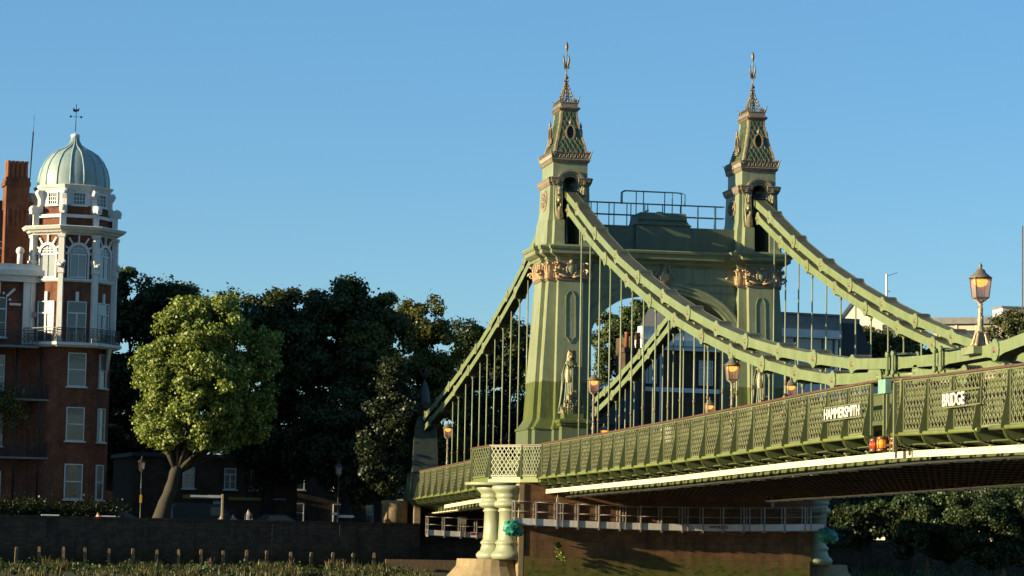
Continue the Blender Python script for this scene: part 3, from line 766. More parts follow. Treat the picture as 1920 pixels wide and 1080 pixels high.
def diamond_roof(mb, tab, face, m):
    """raised diagonal fillets over one curved roof face. face 0:+x 1:-y"""
    def pt(u, z):
        hx = lerp_tab([(t[0], t[1]) for t in tab], z); hy = lerp_tab([(t[0], t[2]) for t in tab], z)
        if face == 0: return (hx+.015, u*(hy-.14), z)
        if face == 1: return (u*(hx-.14), -hy-.015, z)
        return (u*(hx-.14), hy+.015, z)
    z0, z1 = tab[0][0]+.25, tab[-1][0]; nseg = 14
    for k in range(-6, 7):
        for sg in (-1, 1):
            prev = None
            for i in range(nseg+1):
                z = z0+(z1-z0)*i/nseg; wd = lerp_tab([(t[0], t[2] if face == 0 else t[1]) for t in tab], z)
                u = (k*.34+sg*(z-z0)*.62)/max(.3, wd)
                u = (k*.34+sg*(z-(z0+z1)/2)*.62)/wd
                cur = pt(u, z) if abs(u) <= 1 else None
                if cur and prev: mb.bar(prev, cur, .05, .04, m, up=(1, 0, 0) if face == 0 else (0, 1, 0))
                prev = cur
def acanthus(mb, c, out, h, w, lean, m=0):
    """one curling gilded leaf rising from c, leaning along out"""
    c = Vector(c); o = Vector(out).normalized(); sd = o.cross(Vector((0, 0, 1))).normalized(); vs = []
    prof = [(0, .0, .75), (.25, .03, 1.0), (.5, .05, .95), (.75, .12, .75), (.95, .24, .5), (1.0, .36, .28), (.9, .42, .1)]
    for (t, o_, ww) in prof:
        for q, e in ((-1, 0), (-.5, .35), (0, 1.0), (.5, .35), (1, 0)):
            vs.append(c+Vector((0, 0, t*h))+o*(o_*lean*h+.05*e)+sd*(q*ww*w/2))
    fs = []
    for i in range(len(prof)-1):
        for k in range(4): fs.append((i*5+k, i*5+k+1, (i+1)*5+k+1, (i+1)*5+k))
    mb.add(vs, fs, m, True)
def volute(mb, c, out, r=.16, t=.07, m=0):
    c = Vector(c); o = Vector(out).normalized(); pts = []; rs = []
    for k in range(15):
        a = k*.62; q = r*(1-k/17); pts.append(c+o*(q*math.cos(a))+Vector((0, 0, q*math.sin(a)))); rs.append(t*(1-k/22))
    mb.tube(pts, rs, 6, m)
def make_tower(yc, label):
    t = MB()
    inn = 1 if yc < 0 else -1
    def P_(hx, hy, z, d=0):      # the roadway side of the shaft rises plumb
        if z > 18: return spoly(z, hx, hy, d)
        kk = (1.45+d)/(hy[0]+d)
        return [(x, (y*kk if y*inn > 0 else y), zz) for x, y, zz in spoly(z, hx, hy, d)]
    t.loft([P_(*SH_LO, 6.6), P_(*SH_LO, 9.40)], 0)
    t.loft([P_(*SH_LO, 9.403, .06), P_(*SH_LO, 9.50, .06), P_(*mixp(SH_LO, SH_MID, .35), 9.62, .05), P_(*mixp(SH_LO, SH_MID, .8), 9.85, .03), P_(*SH_MID, 10.05), P_(*SH_TOP, 17.89)], 0)
    T = t.build('tower', M['tower'], BR, loc=(0, yc, 0), bevel=.015); T['label'] = label
    # ogival recessed panels on the river face and shallow lines on the outer face
    r = MB()
    def arcp(z0, z1, hw, X_, off):
        pts = []
        pts.append((X_(z0+.25), -hw, z0+.25))
        pts.append((X_(z1-.55), -hw, z1-.55))
        for k in range(1, 7):
            a = k/6; pts.append((X_(z1-.55+.55*math.sin(a*PI/2)), -hw*(1-a**1.6), z1-.55+.55*math.sin(a*PI/2)))
        mir = [(x, -y, z) for x, y, z in reversed(pts[:-1])]
        low = [(X_(z0), hw*.62, z0+.22), (X_(z0-.15), 0, z0-.06), (X_(z0), -hw*.62, z0+.22)]
        return pts+mir+low+[pts[0]]
    Xf = lambda z: 2.48+(2.07-2.48)*(z-10.05)/(17.72-10.05)
    path = arcp(14.35, 17.25, .28, lambda z: Xf(z)+.012, 0)
    for a, b in zip(path, path[1:]): r.bar(a, b, .055, .05, 0)
    r.build('panel_moulding', M['green'], T)
    # capital: fluted bell with leaves, volutes and cartouches
    cb = MB(); cb.loft([P_(*SH_TOP, 17.83, .06), P_(*SH_TOP, 17.91, .09), P_(*SH_TOP, 17.95, .05), P_(*SH_TOP, 18.45, .06), P_(*SH_TOP, 18.92, .12)], 0)
    C_ = cb.build('capital', M['gold_brown'], T)
    g = MB(); hx, hy = SH_TOP
    ring = spoly(0, hx, hy, .08)
    for i in range(len(ring)):
        a = Vector(ring[i]); b = Vector(ring[(i+1) % len(ring)]); e = b-a; L_ = e.length; n_ = Vector((e.y, -e.x, 0)).normalized()
        k = max(1, int(round(L_/.24)))
        for j in range(k):
            c = a+e*((j+.5)/k)
            big = (j % 2 == 0)
            acanthus(g, (c.x, c.y, 17.8), n_, .85 if big else .52, L_/k*1.05, .42)
            if big: acanthus(g, (c.x, c.y, 17.82), n_, .42, L_/k*1.2, .55)
        if L_ > .3 and abs(a.x) > .9:
            g.tube([(a.x+n_.x*.1, a.y+n_.y*.1, 18.55), (a.x+n_.x*.16, a.y+n_.y*.16, 18.66), (a.x+n_.x*.12, a.y+n_.y*.12, 18.74)], [.05, .09, .05], 6)
    for sx, sy in ((1, -1), (1, 1), (-1, -1), (-1, 1)):
        volute(g, (sx*(hx[2]+.12), sy*(hy[2]+.12), 18.10), (sx, sy*.6, 0), .20, .075)
        volute(g, (sx*(hx[0]+.14), sy*(hy[0]+.16), 18.12), (sx*.6, sy, 0), .20, .075)
        volute(g, (sx*(hx[2]+.10), sy*(hy[2]+.14), 18.55), (sx, sy, 0), .14, .06)
        # hanging swags to the cartouche
        g.tube([(sx*(hx[2]+.14), sy*(hy[2]+.1), 18.05), (sx*(hx[2]+.2), sy*.42, 17.90), (sx*(hx[2]+.22), sy*.05, 17.84)], [.05, .06, .07], 6)
    for sx in (1, -1):
        for k in range(16):
            a = 2*PI*k/16; g.blob((sx*(hx[2]+.16), .27*math.cos(a), 18.24+.36*math.sin(a)), .075, 0, k, .3, 6, 4)
        g.blob((sx*(hx[2]+.2), 0, 18.70), .13, 0, 3, .3, 8, 5)
    G_ = g.build('gilded_leaves', M['gold'], T)
    for v in G_.data.vertices: v.co.z += .17
    sh = MB()
    for sx in (1, -1): sh.lathe([(0, -.33), (.12, -.26), (.2, -.05), (.22, .1), (.19, .26), (.1, .33), (0, .34)], (sx*(hx[2]+.14), 0, 18.41), 14, 0, sx=.55)
    sh.build('cartouche', M['green'], T)
    # entablature and main cornice
    en = MB(); en.loft([P_(*SH_TOP, 18.922, .05), P_(*SH_TOP, 19.02, .07), P_(*SH_TOP, 19.04, .12), P_(*SH_TOP, 19.16, .16), P_(*SH_TOP, 19.22, .30), P_(*SH_TOP, 19.30, .44), P_(*SH_TOP, 19.34, .50), P_(*SH_TOP, 19.54, .52), P_(*SH_TOP, 19.58, .58), P_(*SH_TOP, 19.72, .64), P_(*SH_TOP, 19.78, .62), P_(*SH_TOP, 19.86, .25)], 0)
    en.build('cornice', M['tower'], T)
    # upper stage: two cheeks leaving a through slot for the chains
    A1 = ((1.62, 2.0, 2.28), (1.32, 1.16, .98)); 
    def cheek(mb, rings, half, z0cut):
        pass
    up = MB(); ho = .44
    for sy in (-1, 1):
        def sec(z, h1, h2, g1, g2, d=0):
            y0 = sy*(ho)
            q = [(h2+d, y0), (h2+d, sy*(g2+d)), (h1+d, sy*(g2+d)), (h1+d, sy*(g1+d)), (-h1-d, sy*(g1+d)), (-h1-d, sy*(g2+d)), (-h2-d, sy*(g2+d)), (-h2-d, y0)]
            return [(x, y, z) for x, y in q]
        up.loft([sec(19.80, 1.72, 2.35, 1.42, 1.10), sec(20.0, 1.66, 2.28, 1.34, 1.04), sec(21.25, 1.60, 2.22, 1.28, 1.0)], 0)
        up.loft([sec(21.253, 1.58, 1.95, 1.26, .98), sec(21.55, 1.50, 1.78, 1.20, .96), sec(21.8, 1.46, 1.62, 1.17, .95), sec(23.30, 1.42, 1.56, 1.13, .94)], 0)
        up.loft([sec(23.303, 1.46, 1.62, 1.17, .98), sec(23.42, 1.52, 1.68, 1.22, 1.04), sec(23.46, 1.60, 1.74, 1.24, 1.10), sec(23.62, 1.64, 1.78, 1.27, 1.13), sec(23.70, 1.68, 1.82, 1.30, 1.17), sec(23.76, 1.60, 1.70, 1.20, 1.06)], 1)
    up.build('upper_stage', [M['tower'], M['gold_brown']], T)
    MB().box((-1.2, -.36, 19.9), (-1.1, .36, 23.2)).box((-1.9, -.30, 19.9), (1.9, .30, 19.95)).build('slot_dark_sheet', M['black'], T)  # black sheets standing in for the darkness inside the slot
    # arch head over the slot
    for sx in (1, -1):
        ar = MB()
        for (r0, r1, xo, m_) in ((.44, .56, 1.60, 0), (.56, .72, 1.70, 1), (.72, .84, 1.78, 1)):
            n = 14
            for k in range(n):
                a0, a1 = PI*k/n, PI*(k+1)/n; zc = 23.36
                q = [(r0*math.cos(a0), zc+r0*math.sin(a0)), (r1*math.cos(a0), zc+r1*math.sin(a0)), (r1*math.cos(a1), zc+r1*math.sin(a1)), (r0*math.cos(a1), zc+r0*math.sin(a1))]
                ar.prism_yz(q, min(sx*.9, sx*xo), max(sx*.9, sx*xo), m_)
        ar.build('slot_arch', [M['green'], M['gold_brown']], T)
    fz = MB()
    # frieze block above (with arched underside left open by the arch rings)
    for sx in (1, -1):
        n = 12; xo = 1.50
        for k in range(n):
            a0, a1 = PI*k/n, PI*(k+1)/n; zc = 23.36
            y0, y1 = .84*math.cos(a0), .84*math.cos(a1)
            fz.prism_yz([(y1, zc+.84*math.sin(a1)), (y0, zc+.84*math.sin(a0)), (y0, 24.60), (y1, 24.60)], min(sx*1.2, sx*xo), max(sx*1.2, sx*xo))
        fz.box((min(sx*1.2, sx*xo), -1.0, 23.81), (max(sx*1.2, sx*xo), -.84, 24.6)); fz.box((min(sx*1.2, sx*xo), .84, 23.81), (max(sx*1.2, sx*xo), 1.0, 24.6))
    fz.box((-1.2, -1.0, 23.81), (1.2, -.8, 24.6)); fz.box((-1.2, .8, 23.81), (1.2, 1.0, 24.6)); fz.box((-1.2, -.8, 24.45), (1.2, .8, 24.6))
    fz.build('frieze', M['tower'], T)
    def rect(z, hx_, hy_): return [(hx_, -hy_, z), (hx_, hy_, z), (-hx_, hy_, z), (-hx_, -hy_, z)]
    lc = MB(); lc.loft([rect(24.603, 1.55, 1.03), rect(24.66, 1.62, 1.08), rect(24.74, 1.66, 1.11), rect(24.76, 1.68, 1.13), rect(24.80, 1.6, 1.04)])
    lc.build('lower_cornice', M['gold_brown'], T)
    # pierced cresting with horned corners
    cr = MB()
    for (a, b) in (((1.62, -1.07), (1.62, 1.07)), ((1.62, 1.07), (-1.62, 1.07)), ((-1.62, 1.07), (-1.62, -1.07)), ((-1.62, -1.07), (1.62, -1.07))):
        A = Vector((*a, 24.8)); B = Vector((*b, 24.8)); d = B-A; L_ = d.length; n_ = Vector((d.y, -d.x, 0)).normalized()
        for zz, th in ((0, .05), (.36, .045)): cr.bar(A+Vector((0, 0, zz))+n_*zz*.2, B+Vector((0, 0, zz))+n_*zz*.2, .05, th)
        k = int(L_/.20)
        for j in range(k):
            c = A+d*((j+.5)/k)
            for q in range(8):
                a0, a1 = 2*PI*q/8, 2*PI*(q+1)/8; e = d.normalized()
                f_ = lambda a_: c+e*.075*math.cos(a_)+(Vector((0, 0, 1))+n_*.2)*(.18+.14*math.sin(a_))
                cr.bar(f_(a0), f_(a1), .035, .035)
            cr.bar(c+Vector((0, 0, .36))+n_*.08, c+Vector((0, 0, .47))+n_*.1, .05, .05)
    for sx, sy in ((1, 1), (1, -1), (-1, 1), (-1, -1)):
        b0 = Vector((sx*1.62, sy*1.07, 24.8)); o_ = Vector((sx, sy, 0)).normalized()
        cr.tube([b0, b0+o_*.07+Vector((0, 0, .22)), b0+o_*.15+Vector((0, 0, .38)), b0+o_*.27+Vector((0, 0, .48))], [.05, .05, .035, .012], 6)
    cr.build('cresting', M['gold_brown'], T)
    tab = [(24.80, 1.62, .98), (25.2, 1.58, .94), (25.6, 1.47, .86), (26.0, 1.34, .75), (26.5, 1.16, .63), (27.0, 1.02, .53), (27.4, .95, .48), (27.65, .94, .47)]
    rf = MB(); rf.loft([rect(z, a, b) for z, a, b in tab], 0)
    RF = rf.build('roof', M['green_dark'], T)
    dm = MB()
    for fc in (0, 1):
        dm = MB(); diamond_roof(dm, tab, fc, 0); dm.build('roof_lattice', M['green_mid'], T)
    rb = MB()
    for sx, sy in ((1, -1), (1, 1), (-1, -1), (-1, 1)):
        pth = [(sx*a, sy*b, z) for z, a, b in tab]
        for p, q in zip(pth, pth[1:]):
            rb.bar((p[0], p[1]-sy*.05, p[2]), (q[0], q[1]-sy*.05, q[2]), .11, .06, 0, up=(1, 0, 0)); rb.bar((p[0]-sx*.12, p[1], p[2]), (q[0]-sx*.12, q[1], q[2]), .06, .2, 1, up=(1, 0, 0))
            rb.bar((p[0]-sx*.25, p[1]+sy*.01, p[2]), (q[0]-sx*.25, q[1]+sy*.01, q[2]), .05, .06, 0, up=(1, 0, 0))
    rb.build('roof_rib', [M['gold'], M['green']], T)
    # oval dormers
    def dormer(cx, cy, nx_, ny_, hw, hh):
        n_ = Vector((nx_, ny_, 0)); s2 = Vector((-ny_, nx_, 0)); c = Vector((cx, cy, 26.36)); d = MB()
        N = 24
        for k in range(N):
            a0, a1 = 2*PI*k/N, 2*PI*(k+1)/N
            f_ = lambda a_, q=1, off=0: c+s2*hw*q*math.cos(a_)+Vector((0, 0, hh*q*math.sin(a_)))+n_*off
            d.bar(f_(a0, 1, .02), f_(a1, 1, .02), .07, .07, 0); d.bar(f_(a0, .86, .0), f_(a1, .86, .0), .05, .05, 1)
        disc = [c+s2*hw*.9*math.cos(2*PI*k/N)+Vector((0, 0, hh*.9*math.sin(2*PI*k/N)))-n_*.02 for k in range(N)]
        back = [p-n_*.5 for p in disc]
        d.add(disc+back, [tuple(range(N))]+[(k, (k+1) % N, N+(k+1) % N, N+k) for k in range(N)], 2)
        # housing, base scrolls and finial
        d.bar(c+Vector((0, 0, -hh-.12))-s2*.36+n_*.0, c+Vector((0, 0, -hh-.12))+s2*.36, .14, .10, 3); d.bar(c+Vector((0, 0, -hh-.24))-s2*.42, c+Vector((0, 0, -hh-.24))+s2*.42, .16, .07, 3)
        for q in (-1, 1): d.tube([c+s2*q*.44+Vector((0, 0, -hh-.16)), c+s2*q*.40+Vector((0, 0, -hh+.05)), c+s2*q*(hw+.03)+Vector((0, 0, -hh*.5))], [.08, .07, .03], 6, 3)
        d.tube([c+Vector((0, 0, hh)), c+Vector((0, 0, hh+.14)), c+Vector((0, 0, hh+.24)), c+Vector((0, 0, hh+.42))], [.03, .09, .05, .01], 6, 3)
        d.build('oval_dormer', [M['gold'], M['green_dark'], M['black'], M['gold_brown']], T)
    dormer(1.33, 0, 1, 0, .25, .42); dormer(0, -.90, 0, -1, .25, .42); dormer(0, .90, 0, 1, .25, .42)
    for sy in (-1, 1):
        h = MB(); h.prism_yz([(sy*.3, 25.9), (sy*.83, 25.9), (sy*.83, 26.75), (sy*.3, 27.0)], -.30, .30); h.build('dormer_cheek', M['green'], T)
    tc_ = MB(); tc_.loft([rect(27.653, .95, .48), rect(27.71, 1.03, .57), rect(27.78, 1.08, .62), rect(27.86, 1.05, .60), rect(27.90, .96, .50), rect(28.10, .96, .50), rect(28.13, 1.0, .55), rect(28.17, .98, .53)])
    k = 10
    for j in range(k):
        y = -.50+1.0*(j+.5)/k; tc_.box((.9, y-.025, 27.78), (1.12, y+.025, 27.88)); 
    for j in range(12):
        x = -.92+1.84*(j+.5)/12; tc_.box((x-.03, -.66, 27.78), (x+.03, -.45, 27.88))
    tc_.build('top_cornice', M['gold_brown'], T)
    # openwork spire and finial
    sp = MB()
    base_ = [(.78, -.42), (.78, .42), (-.78, .42), (-.78, -.42)]
    for (bx, by) in base_:
        sp.tube([(bx*.92, by*.92, 28.1), (bx*.62, by*.62, 28.45), (bx*.30, by*.30, 28.95), (bx*.08, by*.1, 29.35)], .035, 6)
        for z, f_ in ((28.3, .76), (28.5, .6), (28.7, .48), (28.9, .34), (29.1, .22)): sp.blob((bx*f_*1.08, by*f_*1.08, z+.03), .055, 0, 1, .2, 6, 4)
        b0 = Vector((bx*1.2, by*1.2, 28.08)); o_ = Vector((bx, by, 0)).normalized(); sp.tube([b0, b0+o_*.06+Vector((0, 0, .2)), b0+o_*.2+Vector((0, 0, .34))], [.05, .04, .01], 6)
    for i in range(4):
        a, b = Vector((*base_[i], 0)), Vector((*base_[(i+1) % 4], 0))
        for f0, z0, f1, z1 in ((.92, 28.12, .6, 28.5), (.6, 28.5, .3, 28.95)):
            sp.bar(a*f0+Vector((0, 0, z0)), b*f1+Vector((0, 0, z1)), .025, .025); sp.bar(b*f0+Vector((0, 0, z0)), a*f1+Vector((0, 0, z1)), .025, .025)
            sp.bar(a*f1+Vector((0, 0, z1)), b*f1+Vector((0, 0, z1)), .03, .03)
        # little crown rail round the foot
        kk = max(3, int((b-a).length/.14))
        for j in range(kk):
            c = a.lerp(b, (j+.5)/kk)*1.1
            for q in range(6):
                a0, a1 = 2*PI*q/6, 2*PI*(q+1)/6; e = (b-a).normalized(); f_ = lambda t_: c+e*.05*math.cos(t_)+Vector((0, 0, 28.2+.09*math.sin(t_))); sp.bar(f_(a0), f_(a1), .022, .022)
    sp.tube([(0, 0, 28.1), (0, 0, 29.35)], .05, 8)
    sp.lathe([(.05, 29.2), (.12, 29.3), (.05, 29.38), (.05, 29.5), (.13, 29.56), (.15, 29.62), (.06, 29.7), (.04, 29.8), (.035, 30.1), (.07, 30.16), (.035, 30.24), (.04, 30.4), (.03, 30.8), (.055, 30.86), (.03, 30.92), (.03, 31.0), (.085, 31.2), (.10, 31.38), (.05, 31.55), (.005, 31.62)], (0, 0, 0), 8)
    for a in (0, PI/2, PI, 1.5*PI):
        d = Vector((math.cos(a+.5), math.sin(a+.5), 0))
        sp.tube([Vector((0, 0, 30.2)), d*.10+Vector((0, 0, 30.24)), d*.17+Vector((0, 0, 30.42)), d*.22+Vector((0, 0, 30.66)), d*.21+Vector((0, 0, 30.86))], [.04, .05, .055, .04, .008], 6)
        sp.tube([Vector((0, 0, 30.18)), d*.14+Vector((0, 0, 30.12)), d*.22+Vector((0, 0, 30.2)), d*.17+Vector((0, 0, 30.27))], [.03, .03, .03, .015], 6)
        sp.blob(tuple(d*.13+Vector((0, 0, 29.42))), .05, 0, 2, .2, 6, 4)
    FIN = sp.build('finial', M['gold_olive'], T)
    for v in FIN.data.vertices: v.co.z = 28.17+(v.co.z-28.1)*1.04
    # consoles flanking the chain slot: green scroll with gilt leaf
    co = MB(); cg = MB()
    for sy in (-1, 1):
        y = sy*.71
        co.tube([(1.62, y, 23.2), (1.86, y, 23.05), (1.90, y, 22.7), (1.76, y, 22.4), (1.70, y, 22.1), (1.86, y, 21.8), (2.05, y, 21.5), (2.0, y, 21.3)], [.10, .14, .13, .10, .09, .13, .16, .1], 8)
        for q in (-.14, .14): co.tube([(1.62, y+q, 23.15), (1.82, y+q, 22.9), (1.70, y+q, 22.3), (1.90, y+q, 21.75), (2.06, y+q, 21.35)], [.04, .06, .05, .06, .05], 6)
        acanthus(cg, (1.92, y, 22.45), (1, 0, 0), .7, .26, .2); acanthus(cg, (2.1, y, 21.28), (1, 0, 0), .75, .36, .15); cg.blob((2.0, y, 21.5), .14, 0, 1, .3, 8, 5)
        acanthus(cg, (1.92, y, 22.35), (1, -.4, 0), .5, .2, .4)
    co.build('console', M['green'], T); cg.build('console_gilding', M['gold'], T)
    # roundels on the outer faces
    for sy in (-1, 1):
        d = MB(); N = 28; y = sy*1.17
        for (r0, wd) in ((1.0, .07), (.82, .05)):
            for k in range(N):
                a0, a1 = 2*PI*k/N, 2*PI*(k+1)/N
                d.bar((-.05+.78*r0*math.cos(a0), y, 22.55+.55*r0*math.sin(a0)), (-.05+.78*r0*math.cos(a1), y, 22.55+.55*r0*math.sin(a1)), .08, wd, 0, up=(0, 1, 0))
        rr = random.Random(3)
        for k in range(60):
            a = rr.uniform(0, 2*PI); q = math.sqrt(rr.random())*.7; d.blob((-.05+.78*q*math.cos(a), y+sy*.02, 22.55+.55*q*math.sin(a)), .06, 1, k, .3, 6, 4)
        d.build('roundel', [M['gold'], M['gold_brown']], T)
    # pedestal with the draped heraldic trophy on the river face
    pd = MB(); 
    for sx in (1,):
        pd.loft([[(3.7, -.72, z) if 0 else p for p in ((2.6, -.72+d, z), (3.62-d, -.72+d, z), (3.62-d, .72-d, z), (2.6, .72-d, z))] for z, d in ((6.6, 0), (9.55, 0))], 0)
        pd.loft([[(2.3, -.72-d, z), (3.62+d, -.72-d, z), (3.62+d, .72+d, z), (2.3, .72+d, z)] for z, d in ((9.553, .02), (9.62, .10), (9.72, .12), (9.76, .18), (9.92, .18), (9.96, .10), (10.0, -.05))], 0)
        pd.loft([[(2.3, -.56-d, z), (3.44+d, -.56-d, z), (3.44+d, .56+d, z), (2.3, .56+d, z)] for z, d in ((10.003, 0), (10.28, 0))], 0)
    pd.build('pedestal', M['tower'], T, bevel=.01)
    st_ = MB(); sg = MB()
    # mantle: ribs of drapery falling from a gilt head, flaring to the foot
    for k in range(9):
        q = (k-4)/4; y0 = q*.20; y1 = q*.34; y2 = q*.50
        st_.tube([(2.66+.12*(1-q*q), y0, 13.25), (2.80+.25*(1-q*q), y1, 12.7), (2.78+.2*(1-q*q), y1*.9, 12.0), (2.86+.2*(1-q*q), y1*1.1, 11.2), (3.0+.2*(1-q*q), y2, 10.32)], [.05, .085, .06, .06, .10], 7)
    for sy in (-1, 1):
        st_.tube([(2.5, sy*.34, 13.1), (2.62, sy*.50, 12.5), (2.66, sy*.50, 11.7), (2.72, sy*.62, 10.9), (2.80, sy*.74, 10.4)], [.04, .07, .06, .07, .05], 7)
        st_.add([(2.45, sy*.34, 13.15), (2.45, sy*.52, 12.3), (2.52, sy*.60, 11.3), (2.6, sy*.74, 10.32), (2.9, sy*.3, 10.32), (2.7, sy*.25, 12.0), (2.62, sy*.12, 13.3)], [(0, 1, 2, 3, 4, 5, 6)])
    st_.box((2.38, -.36, 10.3), (2.75, .36, 13.2)) if False else None
    ST = st_.build('trophy_drapery', M['green_mid'], T)
    sg.blob((2.74, -.02, 13.48), .17, 0, 5, .35, 10, 6, (1, 1, 1.2)); acanthus(sg, (2.62, 0, 13.3), (1, .3, 0), .55, .4, .3); acanthus(sg, (2.66, -.1, 12.9), (1, -.5, 0), .75, .45, .3); acanthus(sg, (2.72, .1, 12.6), (1, .3, 0), .8, .42, .25)
    
    for a in (-1, 0, 1): acanthus(sg, (2.7, a*.12, 13.25), (1, a*.6, 0), .62, .34, .35)
    for a in (-.6, -.2, .2, .6): acanthus(sg, (2.98, a*.42, 12.05), (1, a, 0), .95, .30, .18)
    sg.tube([(3.02, .0, 12.1), (2.98, 0, 11.4), (3.08, 0, 10.6)], [.09, .07, .07], 8)
    rr = random.Random(5)
    for k in range(34):
        z = 10.32+rr.random()**1.7*1.05; hw = .62*(1-(z-10.32)/1.4)
        y = rr.uniform(-1, 1)*hw; acanthus(sg, (3.08+rr.uniform(-.05, .14), y, z-.08), (1, y*2, 0), .34, .20, .5)
    sg.build('trophy_gilding', M['gold_olive'], T)
    return T
TN = make_tower(-5.55, 'near left tower with gilded capital and tall pinnacle')
TF = make_tower(5.55, 'far right tower, partly behind the chains')

# --- portal between the towers
AW, ASP, ACR = 4.22, 14.6, 17.42
pb = MB(); N = 40
def arch_pt(u, off=0): a = PI*u; return ((AW+off)*math.cos(a), ASP+(ACR-ASP+off)*math.sin(a))
outer_y = 4.55
for k in range(N):
    a0, a1 = arch_pt(k/N), arch_pt((k+1)/N)
    pb.prism_yz([(a1[0], a1[1]), (a0[0], a0[1]), (a0[0], 18.90), (a1[0], 18.90)], -1.25, 1.25)
for sy in (-1, 1):
    ya, yb = sorted((sy*AW, sy*outer_y)); pb.box((-1.25, ya, 7.0), (1.25, yb, 18.90))
pb.build('portal_beam', M['tower'], BR)
am = MB()
for (o0, o1, xf) in ((.0, .20, 1.40), (.20, .42, 1.48), (.42, .54, 1.56), (.54, .64, 1.48)):
    for k in range(N):
        p = [arch_pt(k/N, o0+.001), arch_pt(k/N, o1), arch_pt((k+1)/N, o1), arch_pt((k+1)/N, o0+.001)]
        for sx in (1, -1): am.prism_yz(p, min(sx*1.252, sx*xf), max(sx*1.252, sx*xf))
for sy in (-1, 1):
    ya, yb = sorted((sy*4.23, sy*4.62))
    for sx in (1, -1):
        am.box((min(sx*1.252, sx*1.5), ya, 7), (max(sx*1.252, sx*1.5), yb, ASP))
am.build('archivolt', M['tower'], BR)
def rectyz(z, hx_, y=4.6): return [(hx_, -y, z), (hx_, y, z), (-hx_, y, z), (-hx_, -y, z)]
MB().loft([rectyz(18.903, 1.35), rectyz(18.99, 1.40), rectyz(19.02, 1.48), rectyz(19.14, 1.52), rectyz(19.2, 1.66), rectyz(19.28, 1.80), rectyz(19.52, 1.86), rectyz(19.58, 1.95), rectyz(19.70, 2.0), rectyz(19.75, 1.98), rectyz(19.78, 1.4)]).build('portal_cornice', M['tower'], BR)
MB().bar((1.28, -4.3, 17.95), (1.28, 4.3, 17.95), .05, .05).bar((1.28, -4.3, 17.5), (1.28, -2.4, 17.5), .04, .03).bar((1.28, 2.2, 17.5), (1.28, 4.3, 17.5), .04, .03).build('string_moulding', M['gold_brown'], BR)
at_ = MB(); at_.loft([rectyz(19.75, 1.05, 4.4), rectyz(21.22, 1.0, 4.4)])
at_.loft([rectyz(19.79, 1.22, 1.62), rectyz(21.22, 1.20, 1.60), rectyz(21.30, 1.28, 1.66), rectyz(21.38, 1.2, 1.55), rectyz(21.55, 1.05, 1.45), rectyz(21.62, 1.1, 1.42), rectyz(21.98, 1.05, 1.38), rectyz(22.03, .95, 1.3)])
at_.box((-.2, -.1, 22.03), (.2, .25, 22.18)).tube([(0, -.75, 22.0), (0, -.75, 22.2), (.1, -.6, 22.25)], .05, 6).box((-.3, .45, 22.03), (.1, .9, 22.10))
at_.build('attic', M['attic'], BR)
# wreathed boss over the arch crown
bo = MB(); rr = random.Random(9)
for k in range(70):
    a = rr.uniform(0, 2*PI); q = rr.uniform(.28, .58); acanthus(bo, (1.56+rr.uniform(0, .12), q*math.cos(a), 18.2+q*math.sin(a)*.95), (1, math.cos(a), 0), .26, .18, .5)
bo.blob((1.6, 0, 18.2), .34, 1, 4, .12, 12, 8, (.6, 1, 1.15)); bo.build('wreathed_boss', [M['gold_brown'], M['gold']], BR)
# maintenance handrails on the attic
hr = MB()
for xx, yl, zt, cap in ((-.9, (-4.3, -2.0, 1.6, 4.2), 22.75, True), (.85, (-4.3, -2.35, 1.35, 3.6), 22.50, True)):
    for zz in (zt, zt-.68): hr.tube([(xx, yl[0], zz), (xx, yl[3], zz)], .032, 6)
    for i in range(8): 
        y = yl[0]+(yl[3]-yl[0])*(i+.5)/8; hr.tube([(xx, y, 21.2), (xx, y, zt)], .03, 6)
    hr.tube([(xx, yl[1], zt-.05), (xx, yl[1], zt+.62), (xx, yl[1]+.2, zt+.72), (xx, yl[2]-.2, zt+.72), (xx, yl[2], zt+.62), (xx, yl[2], zt-.05)], .032, 6)
    for y in (-1.1, .6): hr.tube([(xx, y, 22.0), (xx, y, zt+.72)], .03, 6)
hr.build('attic_handrail', M['teal_rail'], BR)

# --- river pier with clustered iron columns
pr = MB(); pr.box((-3.0, -8.2, -1), (3.0, 8.4, 6.38)); 
pr.build('pier', M['stone'], BR)
pe = MB(); pe.box((2.9, -8.46, -1), (3.05, -8.2, 6.36)); pe.box((-3.1, -8.46, -1), (3.0, -8.2, 6.36)); pe.build('pier_quoin', M['stone_buff'], BR)
MB().box((3.0, -8.15, -1), (3.05, 8.3, 2.35)).build('pier_footing', M['stone'], BR)
prof = [(.92, 2.15), (1.0, 2.3), (1.0, 2.42), (.90, 2.55), (.80, 2.62), (.74, 2.85), (.72, 2.95), (.78, 3.0), (.80, 3.08), (.74, 3.14), (.66, 3.25), (.62, 4.05), (.60, 4.75), (.67, 4.80), (.68, 4.86), (.62, 4.92), (.63, 5.0), (.80, 5.03), (.88, 5.12), (.90, 5.22), (.84, 5.33), (.74, 5.40), (.74, 5.52), (.80, 5.58), (.82, 5.66), (.78, 5.74), (.86, 5.86), (.98, 5.98), (1.02, 6.10), (.98, 6.2), (.9, 6.24)]
